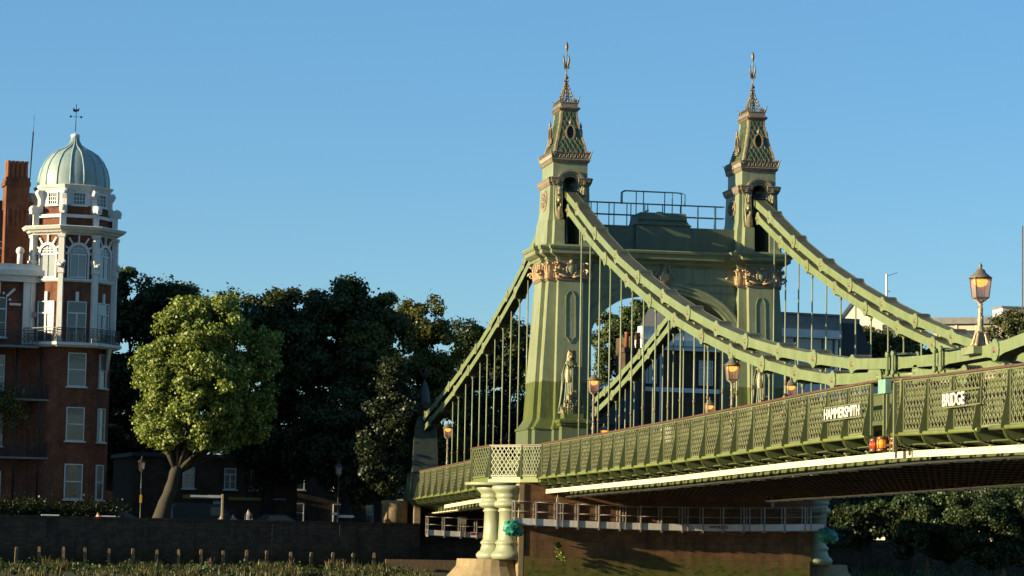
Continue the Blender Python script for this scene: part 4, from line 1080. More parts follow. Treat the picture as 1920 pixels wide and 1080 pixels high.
for s_ in (-1, 1):
    cl = MB()
    for (x, y) in ((1.3, -9.42), (2.8, -8.86), (.3, -8.86)): cl.lathe([(.555+(r_-.62)*1.08, z_) for r_, z_ in prof], (x-.7, s_*-y, 0) if s_ > 0 else (x-.7, y, 0), 24)
    cl.lathe([(1.62, 6.24), (1.68, 6.27), (1.70, 6.40), (1.62, 6.418)], (.35, s_*9.35, 0), 36)
    co_ = cl.build('column_cluster', M['column'], BR)
    ap = MB(); ring = lambda r1, r2, z: [(.1+r1*math.cos(2*PI*k/28), s_*9.4+r2*math.sin(2*PI*k/28)*1.0, z) for k in range(28)]
    ap.loft([ring(3.6, 3.4, -.6), ring(3.1, 2.9, .7), ring(2.6, 2.4, 1.3), ring(2.25, 2.0, 1.75), ring(2.2, 1.95, 2.15)], smooth=False)
    ap.build('cutwater', M['stone_buff'], BR)

# --- abutment: end pylon with domed cap, gate piers
def pylon(sy):
    y = sy*5.7; b = MB(); X_ = -46.6
    b.loft([[(X_+hx*c, y+hy*d, z) for c, d in ((1, -1), (1, 1), (-1, 1), (-1, -1))] for z, hx, hy in ((3.3, 1.5, 1.15), (8.0, 1.4, 1.05), (8.2, 1.15, .95), (10.8, 1.0, .85), (11.4, .95, .8), (11.9, .75, .65), (12.2, .6, .52))])
    b.lathe([(.56, 12.2), (.62, 12.25), (.55, 12.32), (.53, 12.7), (.68, 12.76), (.68, 12.84)], (X_, y, 0), 16, 1, smooth=False)
    b.lathe([(.5, 12.85), (.46, 13.1), (.44, 13.4), (.36, 14.0), (.22, 14.5), (.08, 14.8), (.08, 14.95)], (X_, y, 0), 16, 2)
    for k in range(9):
        a = 2*PI*k/9; acanthus(b, (X_+.55*math.cos(a), y+.55*math.sin(a), 12.75), (math.cos(a), math.sin(a), 0), .5, .38, .4, 1)
    for a in (.3, 1.6, 2.8, 4.4):
        d = Vector((math.cos(a), math.sin(a), 0)); c = Vector((X_, y, 14.9)); b.tube([c, c+d*.15+Vector((0, 0, .3)), c+d*.48+Vector((0, 0, .95))], [.08, .11, .02], 6, 1)
    b.build('abutment_pylon', [M['pylon'], M['iron_brown'], M['pylon']], BR)
pylon(-1); pylon(1)
ab = MB(); ab.box((-52, -7.6, -1), (-42.4, 8, 6.1)); ab.build('abutment', M['wall'], BR)
gp = MB(); gp.box((-40.9, -7.30, 3.3), (-40.3, -6.86, 5.95)); gp.lathe([(.24, 5.95), (.34, 6.02), (.38, 6.14), (.33, 6.24)], (-40.6, -7.08, 0), 14); o = gp.build('gate_pier', M['round_stone']); tag(o, 'slim rough stone gate pier with a rounded cap under the end of the parapet', 'pillar')
rwall = MB(); rwall.lathe([(.92, 3.3), (.92, 5.62), (.98, 5.68), (.98, 5.86), (.9, 5.92)], (-41.4, -8.52, 0), 40, smooth=True); o = rwall.build('round_stone_pier', M['round_stone']); tag(o, 'sunlit drum of rough sandy stone beside the gate pier at the end of the bridge', 'pillar')

# ================================================================== access platforms, tarpaulins, signals
def platform(name, p0, p1, width, label, text_at=None, nb=15, z=4.0, gaps=()):
    t = empty(name, (*p0, z)); d = Vector((p1[0]-p0[0], p1[1]-p0[1], 0)); L_ = d.length; t.rotation_euler = (0, 0, math.atan2(d.y, d.x)); tag(t, label, 'platform', 'suspended access platforms')
    # local: x along, y: -width..0 (towards the viewer is -y)
    sag = lambda x: -.16*math.sin(PI*min(1, x/L_))
    fl = MB(); tbs = [MB(), MB()]; rl = MB()
    n = nb
    for k in range(n):
        x0, x1 = L_*k/n, L_*(k+1)/n; z0, z1 = sag(x0), sag(x1)
        fl.bar((x0, -width/2, z0+.02), (x1, -width/2, z1+.02), width, .05)
        fl.bar((x0, -width/2, z0-.05), (x0+.08, -width/2, z0-.05), width, .06)
        for tb, y in zip(tbs, (-width-.02, .02)): tb.bar((x0+.05, y, z0+.22), (x1-.05, y, z1+.22), .025, .36)
        for y in (-width-.05, .05):
            for zz in (.78, 1.32): rl.tube([(x0, y, z0+zz), (x1, y, z1+zz)], .025, 6)
            rl.bar((x0, y, z0), (x0, y, z0+1.36), .07, .07, 0, up=(1, 0, 0)); 
            if k % 3 == 2: rl.bar((x0+.33, y, z0), (x0+.33, y, z0+1.36), .06, .06, 0, up=(1, 0, 0))
    rl.bar((L_, -width-.05, 0), (L_, -width-.05, 1.36), .07, .07); rl.bar((L_, .05, 0), (L_, .05, 1.36), .07, .07)
    for x in (0, L_):
        for zz in (.4, .78, 1.32): rl.tube([(x, -width-.05, zz), (x, .05, zz)], .025, 6)
    fl.build('platform_floor', M['steel'], t); [tb.build('toe_board', M['aluminium'], t) for tb in tbs]; rl.build('guard_rail', M['steel'], t)
    return t
P1 = platform('access_platform', (3.12, -8.85), (3.12, 9.0), .55, 'long galvanised access platform hung across the river face of the stone pier', z=4.05)
P1.rotation_euler = (0, 0, PI/2)
for ch in KIDS[P1.name]: ch.location = (0, 0, 0)
me = text_mesh('APOLLO', 1, M['red'])
o = inst(me, 'lettering', P1, (11.05, -.61, .15-.13), (PI/2, 0, 0), (1.1, .16, 1))
P2 = platform('access_platform', (-38.6, -6.7), (-38.6, 6.0), .75, 'short dark access platform hung under the end of the bridge, left of the column cluster', z=3.5, nb=11)
P2.rotation_euler = (0, 0, PI/2)
o = MB().box((2.1, -.86, .82), (2.7, -.84, 1.36)).build('notice_panel', M['steel'], P2)
me = text_mesh('APOLLO', 1, M['red']); inst(me, 'lettering', P2, (3.0, -.80, .1), (PI/2, 0, 0), (1.0, .16, 1))
# suspension gear of the long platform
mb = MB()
for y in (-8.15+1.7, 5.9): mb.tube([(3.7, y, 5.3), (3.7, y, 6.05)], .02, 6); mb.box((3.62, y-.06, 5.35), (3.78, y+.06, 5.6)); mb.box((3.6, y-.08, 5.9), (3.8, y+.08, 6.1))
o = mb.build('hoist', M['steel'], P1); o.matrix_parent_inverse = Matrix.Translation((3.3, -8.85, 4.05)).inverted() if False else Matrix.Identity(4)
o.location = (0, 0, 0)
for v in o.data.vertices:
    x, y, z = v.co; v.co = (y+8.85, -(x-3.12), z-4.05)
def tarp(loc, label, seed):
    b = MB(); b.blob((0, 0, 0), .42, 0, seed, .34, 20, 13, (.9, 1.15, .9)); b.blob((.05, .35, -.22), .24, 0, seed+1, .3, 10, 7); b.blob((0, -.28, .1), .25, 0, seed+2, .3, 10, 7)
    b.tube([(.1, -.2, .35), (.3, .05, .1), (.25, .3, -.2)], .015, 5, 0); o = b.build('tarpaulin_bundle', M['tarp']); o.location = loc; tag(o, label, 'tarpaulin', 'green tarpaulin bundles'); return o
a_ = at(961, 990, X=3.9); tarp(tuple(a_), 'green tarpaulin bundle tied at the left end of the long platform', 1)
a_ = at(1551, 1004, X=3.9); tarp(tuple(a_), 'green tarpaulin bundle tied at the right end of the long platform', 5)
# plants growing out of the pier are built with the vegetation below

def nav_light(loc, r, h, mat, label):
    t = empty('signal_lamp', loc); tag(t, label, 'signal lamp', 'navigation lamps at mid-span')
    b = MB(); b.lathe([(r*.9, -.02), (r*1.05, 0), (r*1.05, .05), (r*.95, .06), (r*.95, .09), (r*.85, .1)], (0, 0, 0), 16)
    b.lathe([(r*.9, h-.10), (r*1.02, h-.09), (r*1.02, h-.03), (r*.8, h), (r*.3, h+.03)], (0, 0, 0), 16)
    for k in range(6): a = 2*PI*k/6; b.tube([(r*.98*math.cos(a), r*.98*math.sin(a), .05), (r*.98*math.cos(a), r*.98*math.sin(a), h-.05)], .012, 5)
    b.bar((0, 0, h), (0, .35, h+.05), .05, .05)
    b.build('lamp_housing', M['nav_copper'], t); MB().lathe([(r*.88, .09), (r*.9, h/2), (r*.88, h-.1)], (0, 0, 0), 16).build('lamp_lens', mat, t)
nav_light((61.72, -YP-.40, 6.44), .13, .42, M['nav_red'], 'red signal lamp in a copper cage hanging under the mid-span parapet')
nav_light((62.62, -YP-.42, 6.42), .16, .48, M['nav_amber'], 'larger amber signal lamp in a copper cage beside the red one')
nav_light((63.1, -YP-.15, 6.44), .13, .44, M['nav_copper'], 'unlit brown signal lamp half behind the amber one')

# ================================================================== bridge lamps
def lantern_parts(t, s, frame_mat, glow=True, z=0):
    """square tapered lantern, base at z"""
    f = MB(); g = MB(); h = .78*s; w0, w1 = .195*s, .25*s
    cs = ((-1, -1), (1, -1), (1, 1), (-1, 1))
    for i in range(4):
        a, b = cs[i], cs[(i+1) % 4]
        f.bar((a[0]*w0, a[1]*w0, z+.18*s), (a[0]*w1, a[1]*w1, z+h), .035*s, .035*s)
        for (ww, zz, th) in ((w0, z+.18*s, .035), (w1, z+h, .05)): f.bar((a[0]*ww, a[1]*ww, zz), (b[0]*ww, b[1]*ww, zz), .04*s, th*s)
        g.add([(a[0]*w0, a[1]*w0, z+.2*s), (b[0]*w0, b[1]*w0, z+.2*s), (b[0]*w1*.96, b[1]*w1*.96, z+h-.02*s), (a[0]*w1*.96, a[1]*w1*.96, z+h-.02*s)], [(0, 1, 2, 3)])
        f.bar((a[0]*w0, a[1]*w0, z+.18*s), (0, 0, z), .03*s, .03*s)
        g.add([(a[0]*w0, a[1]*w0, z+.17*s), (b[0]*w0, b[1]*w0, z+.17*s), (0, 0, z+.02*s)], [(0, 1, 2)])
    f.lathe([(.36*s, h), (.35*s, h+.04*s), (.27*s, h+.10*s), (.17*s, h+.18*s), (.13*s, h+.27*s), (.06*s, h+.30*s), (.04*s, h+.36*s), (.07*s, h+.40*s), (.02*s, h+.46*s), (.005, h+.5*s)], (0, 0, z), 12, rot=PI/4)
    f.add([(-.29*s, -.29*s, z+h+.005), (.29*s, -.29*s, z+h+.005), (.29*s, .29*s, z+h+.005), (-.29*s, .29*s, z+h+.005), (0, 0, z+h+.14*s)], [(0, 1, 4), (1, 2, 4), (2, 3, 4), (3, 0, 4), (3, 2, 1, 0)])
    L_ = f.build('lantern_frame', frame_mat, t)
    g.build('lantern_glass', M['lampglass'], t)
    if glow: MB().lathe([(.05*s, h-.26*s), (.17*s, h-.2*s), (.225*s, h-.10*s), (.215*s, h-.04*s)], (0, 0, z), 10).build('lamp_bulb', M['bulb'], t)
    return L_
def bridge_lamp(x, y, ztop, label, s=1.0, ornate=False):
    zb_ = rz(x)-1.3; zl = ztop-1.28*s
    if ornate: zb_ = 9.55
    t = empty('bridge_lamp', (x, y, zb_)); tag(t, label, 'street lamp', 'lit gas-style lamps on the bridge')
    hp = zl-zb_
    p = MB()
    if ornate:
        p.box((-.62, -.45, -.0), (.55, .42, .24), 1)
        for k in range(4):
            a = PI/4+k*PI/2; d = Vector((math.cos(a), math.sin(a), 0)); p.tube([d*.34+Vector((0, 0, .25)), d*.26+Vector((0, 0, .36)), d*.20+Vector((0, 0, .6)), d*.10+Vector((0, 0, .85)), d*.05+Vector((0, 0, 1.0))], [.07, .075, .05, .045, .03], 7, 0)
            acanthus(p, tuple(d*.12+Vector((0, 0, .26))), tuple(d), .5, .22, .3, 0)
        z0 = .25; p.lathe([(.2, .25), (.22, .32), (.14, .5), (.12, .7), (.17, .8), (.1, .95), (.11, 1.15), (.075, 1.3), (.09, 1.5), (.06, 1.65), (.055, hp-.4), (.09, hp-.33), (.06, hp-.26), (.05, hp-.1), (.09, hp)], (0, 0, 0), 12)
        rr = random.Random(2)
        for k in range(26): a = k*2.4; zz = .9+k*(hp-1.3)/26; p.blob((.075*math.cos(a), .075*math.sin(a), zz), .035, 0, k, .3, 6, 4)
    else:
        p.lathe([(.20, 0), (.2, .35), (.13, .5), (.1, .9), (.075, 1.1), (.07, hp*.5), (.095, hp*.5+.1), (.06, hp*.5+.2), (.055, hp-.35), (.085, hp-.28), (.05, hp-.2), (.075, hp)], (0, 0, 0), 10)
        for k in range(18): a = k*2.4; zz = 1.0+k*(hp-1.4)/18; p.blob((.07*math.cos(a), .07*math.sin(a), zz), .035, 0, k, .3, 6, 4)
    p.build('lamp_post', [M['gold_brown'] if not ornate else M['gold'], M['green']], t)
    lantern_parts(t, s, M['lamp_frame'], True, hp)
    return t
bridge_lamp(9.8, -5.9, 12.28, 'lit lamp standing just right of the near tower')
bridge_lamp(37.2, -6.0, 11.42, 'lit lamp in front of the foot of the far tower')
bridge_lamp(66.5, -5.75, 12.63, 'large ornate gilded lamp standing high on the chain at the right of the photo', 1.08, True)
bridge_lamp(-34.6, -6.0, 11.40, 'lit lamp at the shaded left end of the bridge, against dark trees')
bridge_lamp(-38.2, 5.9, 11.7, 'lit lamp head showing low through the arch, right of the near tower')
bridge_lamp(-9.9, 5.9, 12.19, 'lit lamp against the dark brick house between the towers')
bridge_lamp(7.0, 5.9, 12.5, 'lit lamp right of the far tower, its head just above the handrail')

# ================================================================== people
def person(loc, rz_, label, shirt, pose='stand', hair='hair', trousers='trousers', group=None):
    t = empty('person', loc, rz_); tag(t, label, 'person', group)
    if pose == 'stand':
        J = {'pelvis': (0, 0, .95), 'chest': (0, 0, 1.28), 'neck': (0, 0, 1.47), 'head': (0, .02, 1.60), 'crown': (0, .01, 1.70),
             'lh': (-.10, 0, .92), 'lk': (-.11, .03, .50), 'la': (-.11, 0, .09), 'lt': (-.12, .17, .04), 'rh': (.10, 0, .92), 'rk': (.11, .05, .50), 'ra': (.12, -.02, .09), 'rt': (.13, .15, .04),
             'ls': (-.19, 0, 1.40), 'le': (-.25, -.02, 1.12), 'lw': (-.24, .12, .88), 'rs': (.19, 0, 1.40), 're': (.25, -.02, 1.12), 'rw': (.23, .14, .90)}
    else:
        J = {'pelvis': (0, 0, .52), 'chest': (0, .04, .86), 'neck': (0, .05, 1.05), 'head': (0, .08, 1.18), 'crown': (0, .07, 1.28),
             'lh': (-.10, .02, .50), 'lk': (-.13, .42, .50), 'la': (-.13, .45, .09), 'lt': (-.13, .62, .04), 'rh': (.10, .02, .50), 'rk': (.13, .42, .50), 'ra': (.13, .45, .09), 'rt': (.13, .62, .04),
             'ls': (-.19, .04, .98), 'le': (-.24, .10, .72), 'lw': (-.14, .34, .62), 'rs': (.19, .04, .98), 're': (.24, .10, .72), 'rw': (.14, .34, .62)}
    if pose == 'phone': pass
    E_ = [('pelvis', 'chest'), ('chest', 'neck'), ('neck', 'head'), ('head', 'crown'), ('pelvis', 'lh'), ('lh', 'lk'), ('lk', 'la'), ('la', 'lt'), ('pelvis', 'rh'), ('rh', 'rk'), ('rk', 'ra'), ('ra', 'rt'),
          ('neck', 'ls'), ('ls', 'le'), ('le', 'lw'), ('neck', 'rs'), ('rs', 're'), ('re', 'rw')]
    rad = {'pelvis': .13, 'chest': .15, 'neck': .055, 'head': .095, 'crown': .07, 'h': .09, 'k': .06, 'a': .042, 't': .035, 's': .062, 'e': .043, 'w': .03}
    def skin(name, joints, edges, grow, mat, root, parent):
        me = bpy.data.meshes.new(name); me.from_pydata([J[j] for j in joints], [(joints.index(a), joints.index(b)) for a, b in edges], [])
        o = bpy.data.objects.new(name, me); COL.objects.link(o); setpar(o, parent); me.materials.append(mat)
        md = o.modifiers.new('skin', 'SKIN'); sv = me.skin_vertices[0].data
        for i, j in enumerate(joints):
            r_ = rad.get(j, rad.get(j[-1]))+grow; sv[i].radius = (r_*(1.25 if j in ('pelvis', 'chest') else 1), r_*(.8 if j in ('pelvis', 'chest') else 1)); sv[i].use_root = (j == root)
        ss = o.modifiers.new('sub', 'SUBSURF'); ss.levels = 1; ss.render_levels = 2
        for p in me.polygons: p.use_smooth = True
        return o
    # hands: palm plus fingers as short chains from the wrist
    for side in 'lr':
        w_ = Vector(J[side+'w']); e_ = Vector(J[side+'e']); d = (w_-e_).normalized(); s_ = d.cross(Vector((1, 0, 0))).normalized()
        J[side+'P'] = tuple(w_+d*.08); rad[side+'P'] = .03; E_.append((side+'w', side+'P'))
        for k in range(4):
            n1, n2 = side+'F%da' % k, side+'F%db' % k
            J[n1] = tuple(w_+d*.13+s_*(k-1.5)*.02); J[n2] = tuple(w_+d*(.17+.01*(k in (1, 2)))+s_*(k-1.5)*.022+Vector((0, .02, 0))); rad[n1] = .009; rad[n2] = .007; E_ += [(side+'P', n1), (n1, n2)]
        J[side+'T'] = tuple(w_+d*.07+s_*.055); rad[side+'T'] = .01; E_.append((side+'P', side+'T'))
    B = skin('body', list(J.keys()), E_, 0, M['skin'], 'pelvis', t)
    skin('shirt', ['pelvis', 'chest', 'neck', 'ls', 'le', 'rs', 're'], [('pelvis', 'chest'), ('chest', 'neck'), ('neck', 'ls'), ('ls', 'le'), ('neck', 'rs'), ('rs', 're')], .018, M[shirt], 'pelvis', t)
    skin('trousers', ['pelvis', 'lh', 'lk', 'la', 'rh', 'rk', 'ra'], [('pelvis', 'lh'), ('lh', 'lk'), ('lk', 'la'), ('pelvis', 'rh'), ('rh', 'rk'), ('rk', 'ra')], .014, M[trousers], 'pelvis', t)
    h = Vector(J['head']); hd = MB(); hd.blob((h.x, h.y-.02, h.z+.045), .108, 0, 3, .05, 12, 8, (.92, 1.0, .98)); hd.build('hair', M[hair], t)
    fc = MB(); 
    for q in (-1, 1): fc.blob((h.x+q*.032, h.y+.088, h.z+.01), .012, 0, 1, 0, 6, 4)
    fc.blob((h.x, h.y+.10, h.z-.02), .016, 1, 1, 0, 6, 4, (.8, 1, 1.4)); fc.box((h.x-.025, h.y+.085, h.z-.058), (h.x+.025, h.y+.095, h.z-.05), 0)
    for q in (-1, 1): fc.blob((h.x+q*.095, h.y, h.z), .022, 1, 1, 0, 6, 4, (.5, 1, 1.4))
    fc.build('face', [M['hair'], M['skin']], t)
    return t
ZL = 3.36
p = at(466, 972, X=wall_x(-19)-1.0); person((p.x, p.y, ZL), -PI/2-.2, 'person in a grey-blue shirt standing behind the river wall, tallest of those there', 'shirt_blue')
p = at(415, 972, X=wall_x(-21)-.75); person((p.x, p.y, ZL), -PI/2, 'seated person in a pale blue top right at the foot of the wooden signpost', 'shirt_blue', 'sit')
p = at(437, 972, X=wall_x(-20)-.75); person((p.x, p.y, ZL), -PI/2+.3, 'seated person in a pale top between the signpost and the standing person', 'shirt_white', 'sit')
p = at(185, 970, X=wall_x(-29)-.7); person((p.x, p.y, ZL), -PI/2-.5, 'person with sunlit face seated at the white picnic table behind the wall', 'top_red', 'sit')
person((47.5, -6.7, rz(47.5)-1.41), R(150), 'person in a white shirt walking on the footway, seen through the parapet lattice', 'shirt_white')

# ================================================================== promenade furniture
def prom_lamp(px, ybase, label, box=False, arms=False):
    p = at(px, ybase, D=190); x = wall_x(p.y)-1.1; p = at(px, ybase, X=x)
    t = empty('street_lamp', (p.x, p.y, ZL)); tag(t, label, 'street lamp', 'black lamp posts on the promenade')
    b = MB(); hp = 4.15
    b.lathe([(.13, 0), (.13, .5), (.08, .6), (.06, .9), (.05, 1.0), (.045, hp*.72), (.06, hp*.72+.04), (.04, hp*.72+.1), (.04, hp-.05), (.07, hp)], (0, 0, 0), 10)
    b.bar((-.0, -.28, hp*.80), (0, .28, hp*.80), .03, .03)
    b.build('lamp_post', M['ironwork'], t)
    lantern_parts(t, .85, M['ironwork'], False, hp)
    if box: MB().box((-.07, -.07, 2.0), (.09, .07, 2.55)).build('yellow_box', M['yellow_box'], t)
    if arms:
        a = MB(); a.box((-.02, .05, 1.28), (.02, 1.1, 1.46)); a.box((-.02, -.42, 1.45), (.02, -.05, 1.62)); a.prism_yz([(1.1, 1.28), (1.2, 1.37), (1.1, 1.46)], -.02, .02); a.build('finger_sign', M['sign_white'], t)
    return t
prom_lamp(263, 970, 'black lamp post with a yellow box on it, left of the sunlit tree', box=True)
prom_lamp(633, 974, 'black lamp post with two white finger signs, in front of the dark trees', arms=True)
p = at(416, 972, X=wall_x(-21)-.6); sp_ = empty('signpost', (p.x, p.y, ZL)); tag(sp_, 'pale wooden signpost with one long white arm pointing left', 'signpost')
MB().box((-.07, -.07, 0), (.07, .07, 2.72)).build('post', M['post_wood'], sp_, bevel=.01); MB().box((-.03, -2.2, 2.48), (.03, -.07, 2.62)).box((-.035, -1.0, 2.46), (.035, -.1, 2.64)).build('sign_arm', M['sign_white'], sp_)
# white picnic tables / bench backs behind the wall
for px, lab in ((94, 'white picnic table alone behind the left part of the river wall'), (200, 'white picnic table where the sunlit person sits')):
    p = at(px, 968, X=wall_x(-30)-1.6); t = empty('picnic_table', (p.x, p.y, ZL)); tag(t, lab, 'table', 'white picnic tables')
    MB().box((-.4, -.6, 1.0), (.4, .6, 1.08)).build('table_top', M['white_wood'], t)
    for s_ in (-1, 1):
        m_ = MB(); m_.bar((-.55, s_*.62, 0), (-.1, s_*.5, 1.02), .08, .06, 0, up=(0, 1, 0)); m_.bar((.55, s_*.62, 0), (.1, s_*.5, 1.02), .08, .06, 0, up=(0, 1, 0)); m_.build('leg', M['white_wood'], t)
        MB().box((s_*.7-.14, -.6, .55), (s_*.7+.14, .6, .6)).box((min(0, s_*.7), -.5, .5), (max(0, s_*.7), -.42, .55)).build('bench_seat', M['white_wood'], t)

def vehicle(name, loc, rz_, label, cat, van=False):
    t = empty(name, loc, rz_); tag(t, label, cat)
    if van: sil = [(-2.4, .45), (-2.42, 1.9), (-2.2, 2.12), (1.1, 2.12), (1.75, 1.25), (2.4, 1.05), (2.5, .5)]; W_ = .95
    else: sil = [(-2.1, .45), (-2.15, .85), (-1.9, 1.0), (-1.35, 1.42), (.15, 1.45), (.95, 1.0), (1.95, .85), (2.1, .45)]; W_ = .86
    b = MB(); n = len(sil)
    ring = lambda y, k: [(x*(1-.02*k), y, .45+(z-.45)*(1-.04*k)) for x, z in sil]
    b.loft([ring(-W_, 1.0), ring(-W_*.93, 0), ring(W_*.93, 0), ring(W_, 1.0)], smooth=False)
    b.build('body', M['car_dark'], t, bevel=.05)
    g = MB()
    for s_ in (-1, 1):
        y = s_*(W_+.003)
        q = [(-1.25, 1.02), (-1.0, 1.34), (.1, 1.36), (.75, 1.02)] if not van else [(.3, 1.3), (.3, 1.9), (1.0, 1.9), (1.45, 1.3)]
        g.add([(x, y, z) for x, z in q]+[(x, y-s_*.01, z) for x, z in q], [(0, 1, 2, 3), (0, 1, 5, 4), (1, 2, 6, 5), (2, 3, 7, 6), (3, 0, 4, 7)])
    g.build('side_window', M['glass_dark'], t)
    for sx in (-1.4, 1.4):
        for s_ in (-1, 1):
            w_ = MB(); w_.tube([(sx, s_*(W_-.18), .34), (sx, s_*(W_+.02), .34)], .34, 18); wh = w_.build('wheel', M['tyre'], t); MB().tube([(sx, s_*(W_+.0), .34), (sx, s_*(W_+.03), .34)], .19, 12).build('rim', M['steel'], wh)
    for s_ in (-1, 1): MB().box((2.02 if not van else 2.38, s_*.7-.14, .62), (2.12 if not van else 2.5, s_*.7+.14, .76)).build('headlight', M['sign_white'], t)
    return t
p = at(385, 960, X=wall_x(-21)-9.5); vehicle('parked_van', (p.x, p.y, 3.37), PI/2, 'dark van parked under the trees behind the signpost', 'van', True)
p = at(530, 970, X=wall_x(-16)-8.0); vehicle('parked_car', (p.x, p.y, 3.37), PI/2, 'dark hatchback parked under the trees right of the standing person, roof showing', 'car')
p = at(232, 960, X=wall_x(-28)-9.0); vehicle('parked_car', (p.x, p.y, 3.37), PI/2, 'dark car parked between the mansion block and the sunlit tree', 'car')

# ================================================================== windows for the buildings
WR = random.Random(21)
def window(parent, x, y, z, w_, h, rot=0, kind='sash', glass='glass', depth=.12, sill=True, frame=None):
    """local: the wall plane is x (outwards +x), width along y"""
    fr = MB(); t = .07; frame = frame or M['white_wood']
    if glass in ('glass', 'glass_pale') and WR.random() < .4: glass = WR.choice(['glass', 'glass_pale', 'glass_dark'])
    fr.box((-.02, -w_/2-t, 0), (depth, -w_/2, h)); fr.box((-.02, w_/2, 0), (depth, w_/2+t, h)); fr.box((-.02, -w_/2-t, h), (depth, w_/2+t, h+t)); fr.box((-.02, -w_/2-t, -t), (depth, w_/2+t, 0))
    if kind == 'sash': fr.box((.0, -w_/2, h*.5-.04), (depth*.7, w_/2, h*.5+.04))
    elif kind == 'cross':
        fr.box((.0, -.05, 0), (depth*.8, .05, h*.72)); fr.box((.0, -w_/2, h*.72-.05), (depth, w_/2, h*.72+.05)); fr.box((0, -w_/2, h*.36-.02), (depth*.5, w_/2, h*.36+.02))
    elif kind == 'grid':
        for k in (1, 2, 3): fr.box((0, -w_/2+w_*k/4-.02, 0), (depth*.7, -w_/2+w_*k/4+.02, h))
        for k in (1, 2): fr.box((0, -w_/2, h*k/3-.02), (depth*.6, w_/2, h*k/3+.02))
    if sill: fr.box((-.02, -w_/2-.2, -t-.1), (depth+.12, w_/2+.2, -t-.001))
    f = fr.build('window', frame, parent, (x, y, z)); f.rotation_euler = (0, 0, rot)
    g = MB(); g.box((-.01, -w_/2, 0), (.02, w_/2, h)); g.build('pane', M[glass], f)
    if kind == 'sash' and h > 1.8:
        c = MB()
        if WR.random() < .6:
            for s_ in (-1, 1):
                wd = w_*WR.uniform(.14, .3)
                for q in range(4): c.box((.021, min(s_*w_/2, s_*(w_/2-wd))+wd*q/4, .02), (.03+.006*(q % 2), min(s_*w_/2, s_*(w_/2-wd))+wd*(q+1)/4-.01, h-.02))
        else: c.box((.021, -w_/2, h*(1-WR.uniform(.2, .55))), (.03, w_/2, h))
        c.build('curtain', M['curtain'], f)
    return f

# ================================================================== the mansion block with the domed turret
MZ = 3.36
pc = at(118, 960, D=197); MR = R(7.9)      # facade normal direction, measured from +X
mh = empty('mansion_block', (pc.x, pc.y, 0), MR)
tag(mh, 'red brick mansion block with white stonework and a corner turret under a pale green dome', 'building')
FN = 2.83     # front face distance from the turret axis (local +x is the facade normal, +y is to the right in the photo)
def octring(z, rc, rot=R(22.5)): return [(rc*math.cos(rot+k*PI/4), rc*math.sin(rot+k*PI/4), z) for k in range(8)]
RC = FN/math.cos(R(22.5))
def Z(y, D=195.): return 3+(1005-y)*D/5176
tb = MB()
tb.loft([octring(MZ-.2, RC*1.0), octring(24.3, RC)], 0)
tb.loft([octring(24.85, RC*.93), octring(25.9, RC*.93)], 0)
# body of the block to the left of (and behind) the turret, plus an added unseen rear block
tb.box((-12, -60, MZ-.2), (FN-1.75, -1.5, 20.9), 0); tb.box((-12, -2.0, MZ-.2), (-1.5, 2.3, 20.6), 0)
tb.build('brick_wall', M['brick_red'], mh)
MB().box((-34, -60, MZ-.2), (-12, -3.2, 26.5)).build('rear_wing_or_added_block', M['brick_red'], mh)  # unseen rear block, added to cast shade on the trees
# unseen bays, added left of view to throw shadow over the lower storeys
bb = MB()
for k, y in enumerate((-11.5, -22, -33, -44, -55)):
    bb.prism_xy([(FN-1.75, y-2.6), (FN+.35, y-1.6), (FN+.35, y+1.6), (FN-1.75, y+2.6)], MZ-.2, (18.9, 20.6, 21.5, 22.5, 23.5)[k])
bb.build('added_shade_bay', M['brick_red'], mh)
def oband(z0, z1, f0, f1, m=0): MB().loft([octring(z0, RC*f0), octring(z1, RC*f1)], m).build('stone_band', M['white'], mh)
# balcony slab, string courses, cornices
oband(16.30, 16.42, 1.18, 1.22); oband(16.423, 16.62, 1.26, 1.26)
oband(20.95, 21.05, 1.03, 1.06); oband(21.053, 21.18, 1.07, 1.05)
MB().loft([octring(24.30, RC*1.02), octring(24.42, RC*1.06), octring(24.46, RC*1.13), octring(24.60, RC*1.18), octring(24.64, RC*1.24), octring(24.84, RC*1.30), octring(24.90, RC*1.28), octring(24.98, RC*1.0)]).build('white_cornice', M['white'], mh)
oband(25.55, 25.78, 1.0, 1.0)
MB().loft([octring(27.55, RC*.88), octring(27.68, RC*.90), octring(27.75, RC*.93), octring(27.92, RC*.96), octring(27.98, RC*.88)]).build('white_cornice', M['white'], mh)

dr = MB(); dr.loft([octring(25.85, RC*.86), octring(27.6, RC*.86)]); dr.build('drum', M['white'], mh)
db = MB(); db.loft([octring(25.80, RC*.872), octring(26.45, RC*.872)]); db.build('drum_brick_band', M['brick_red'], mh)
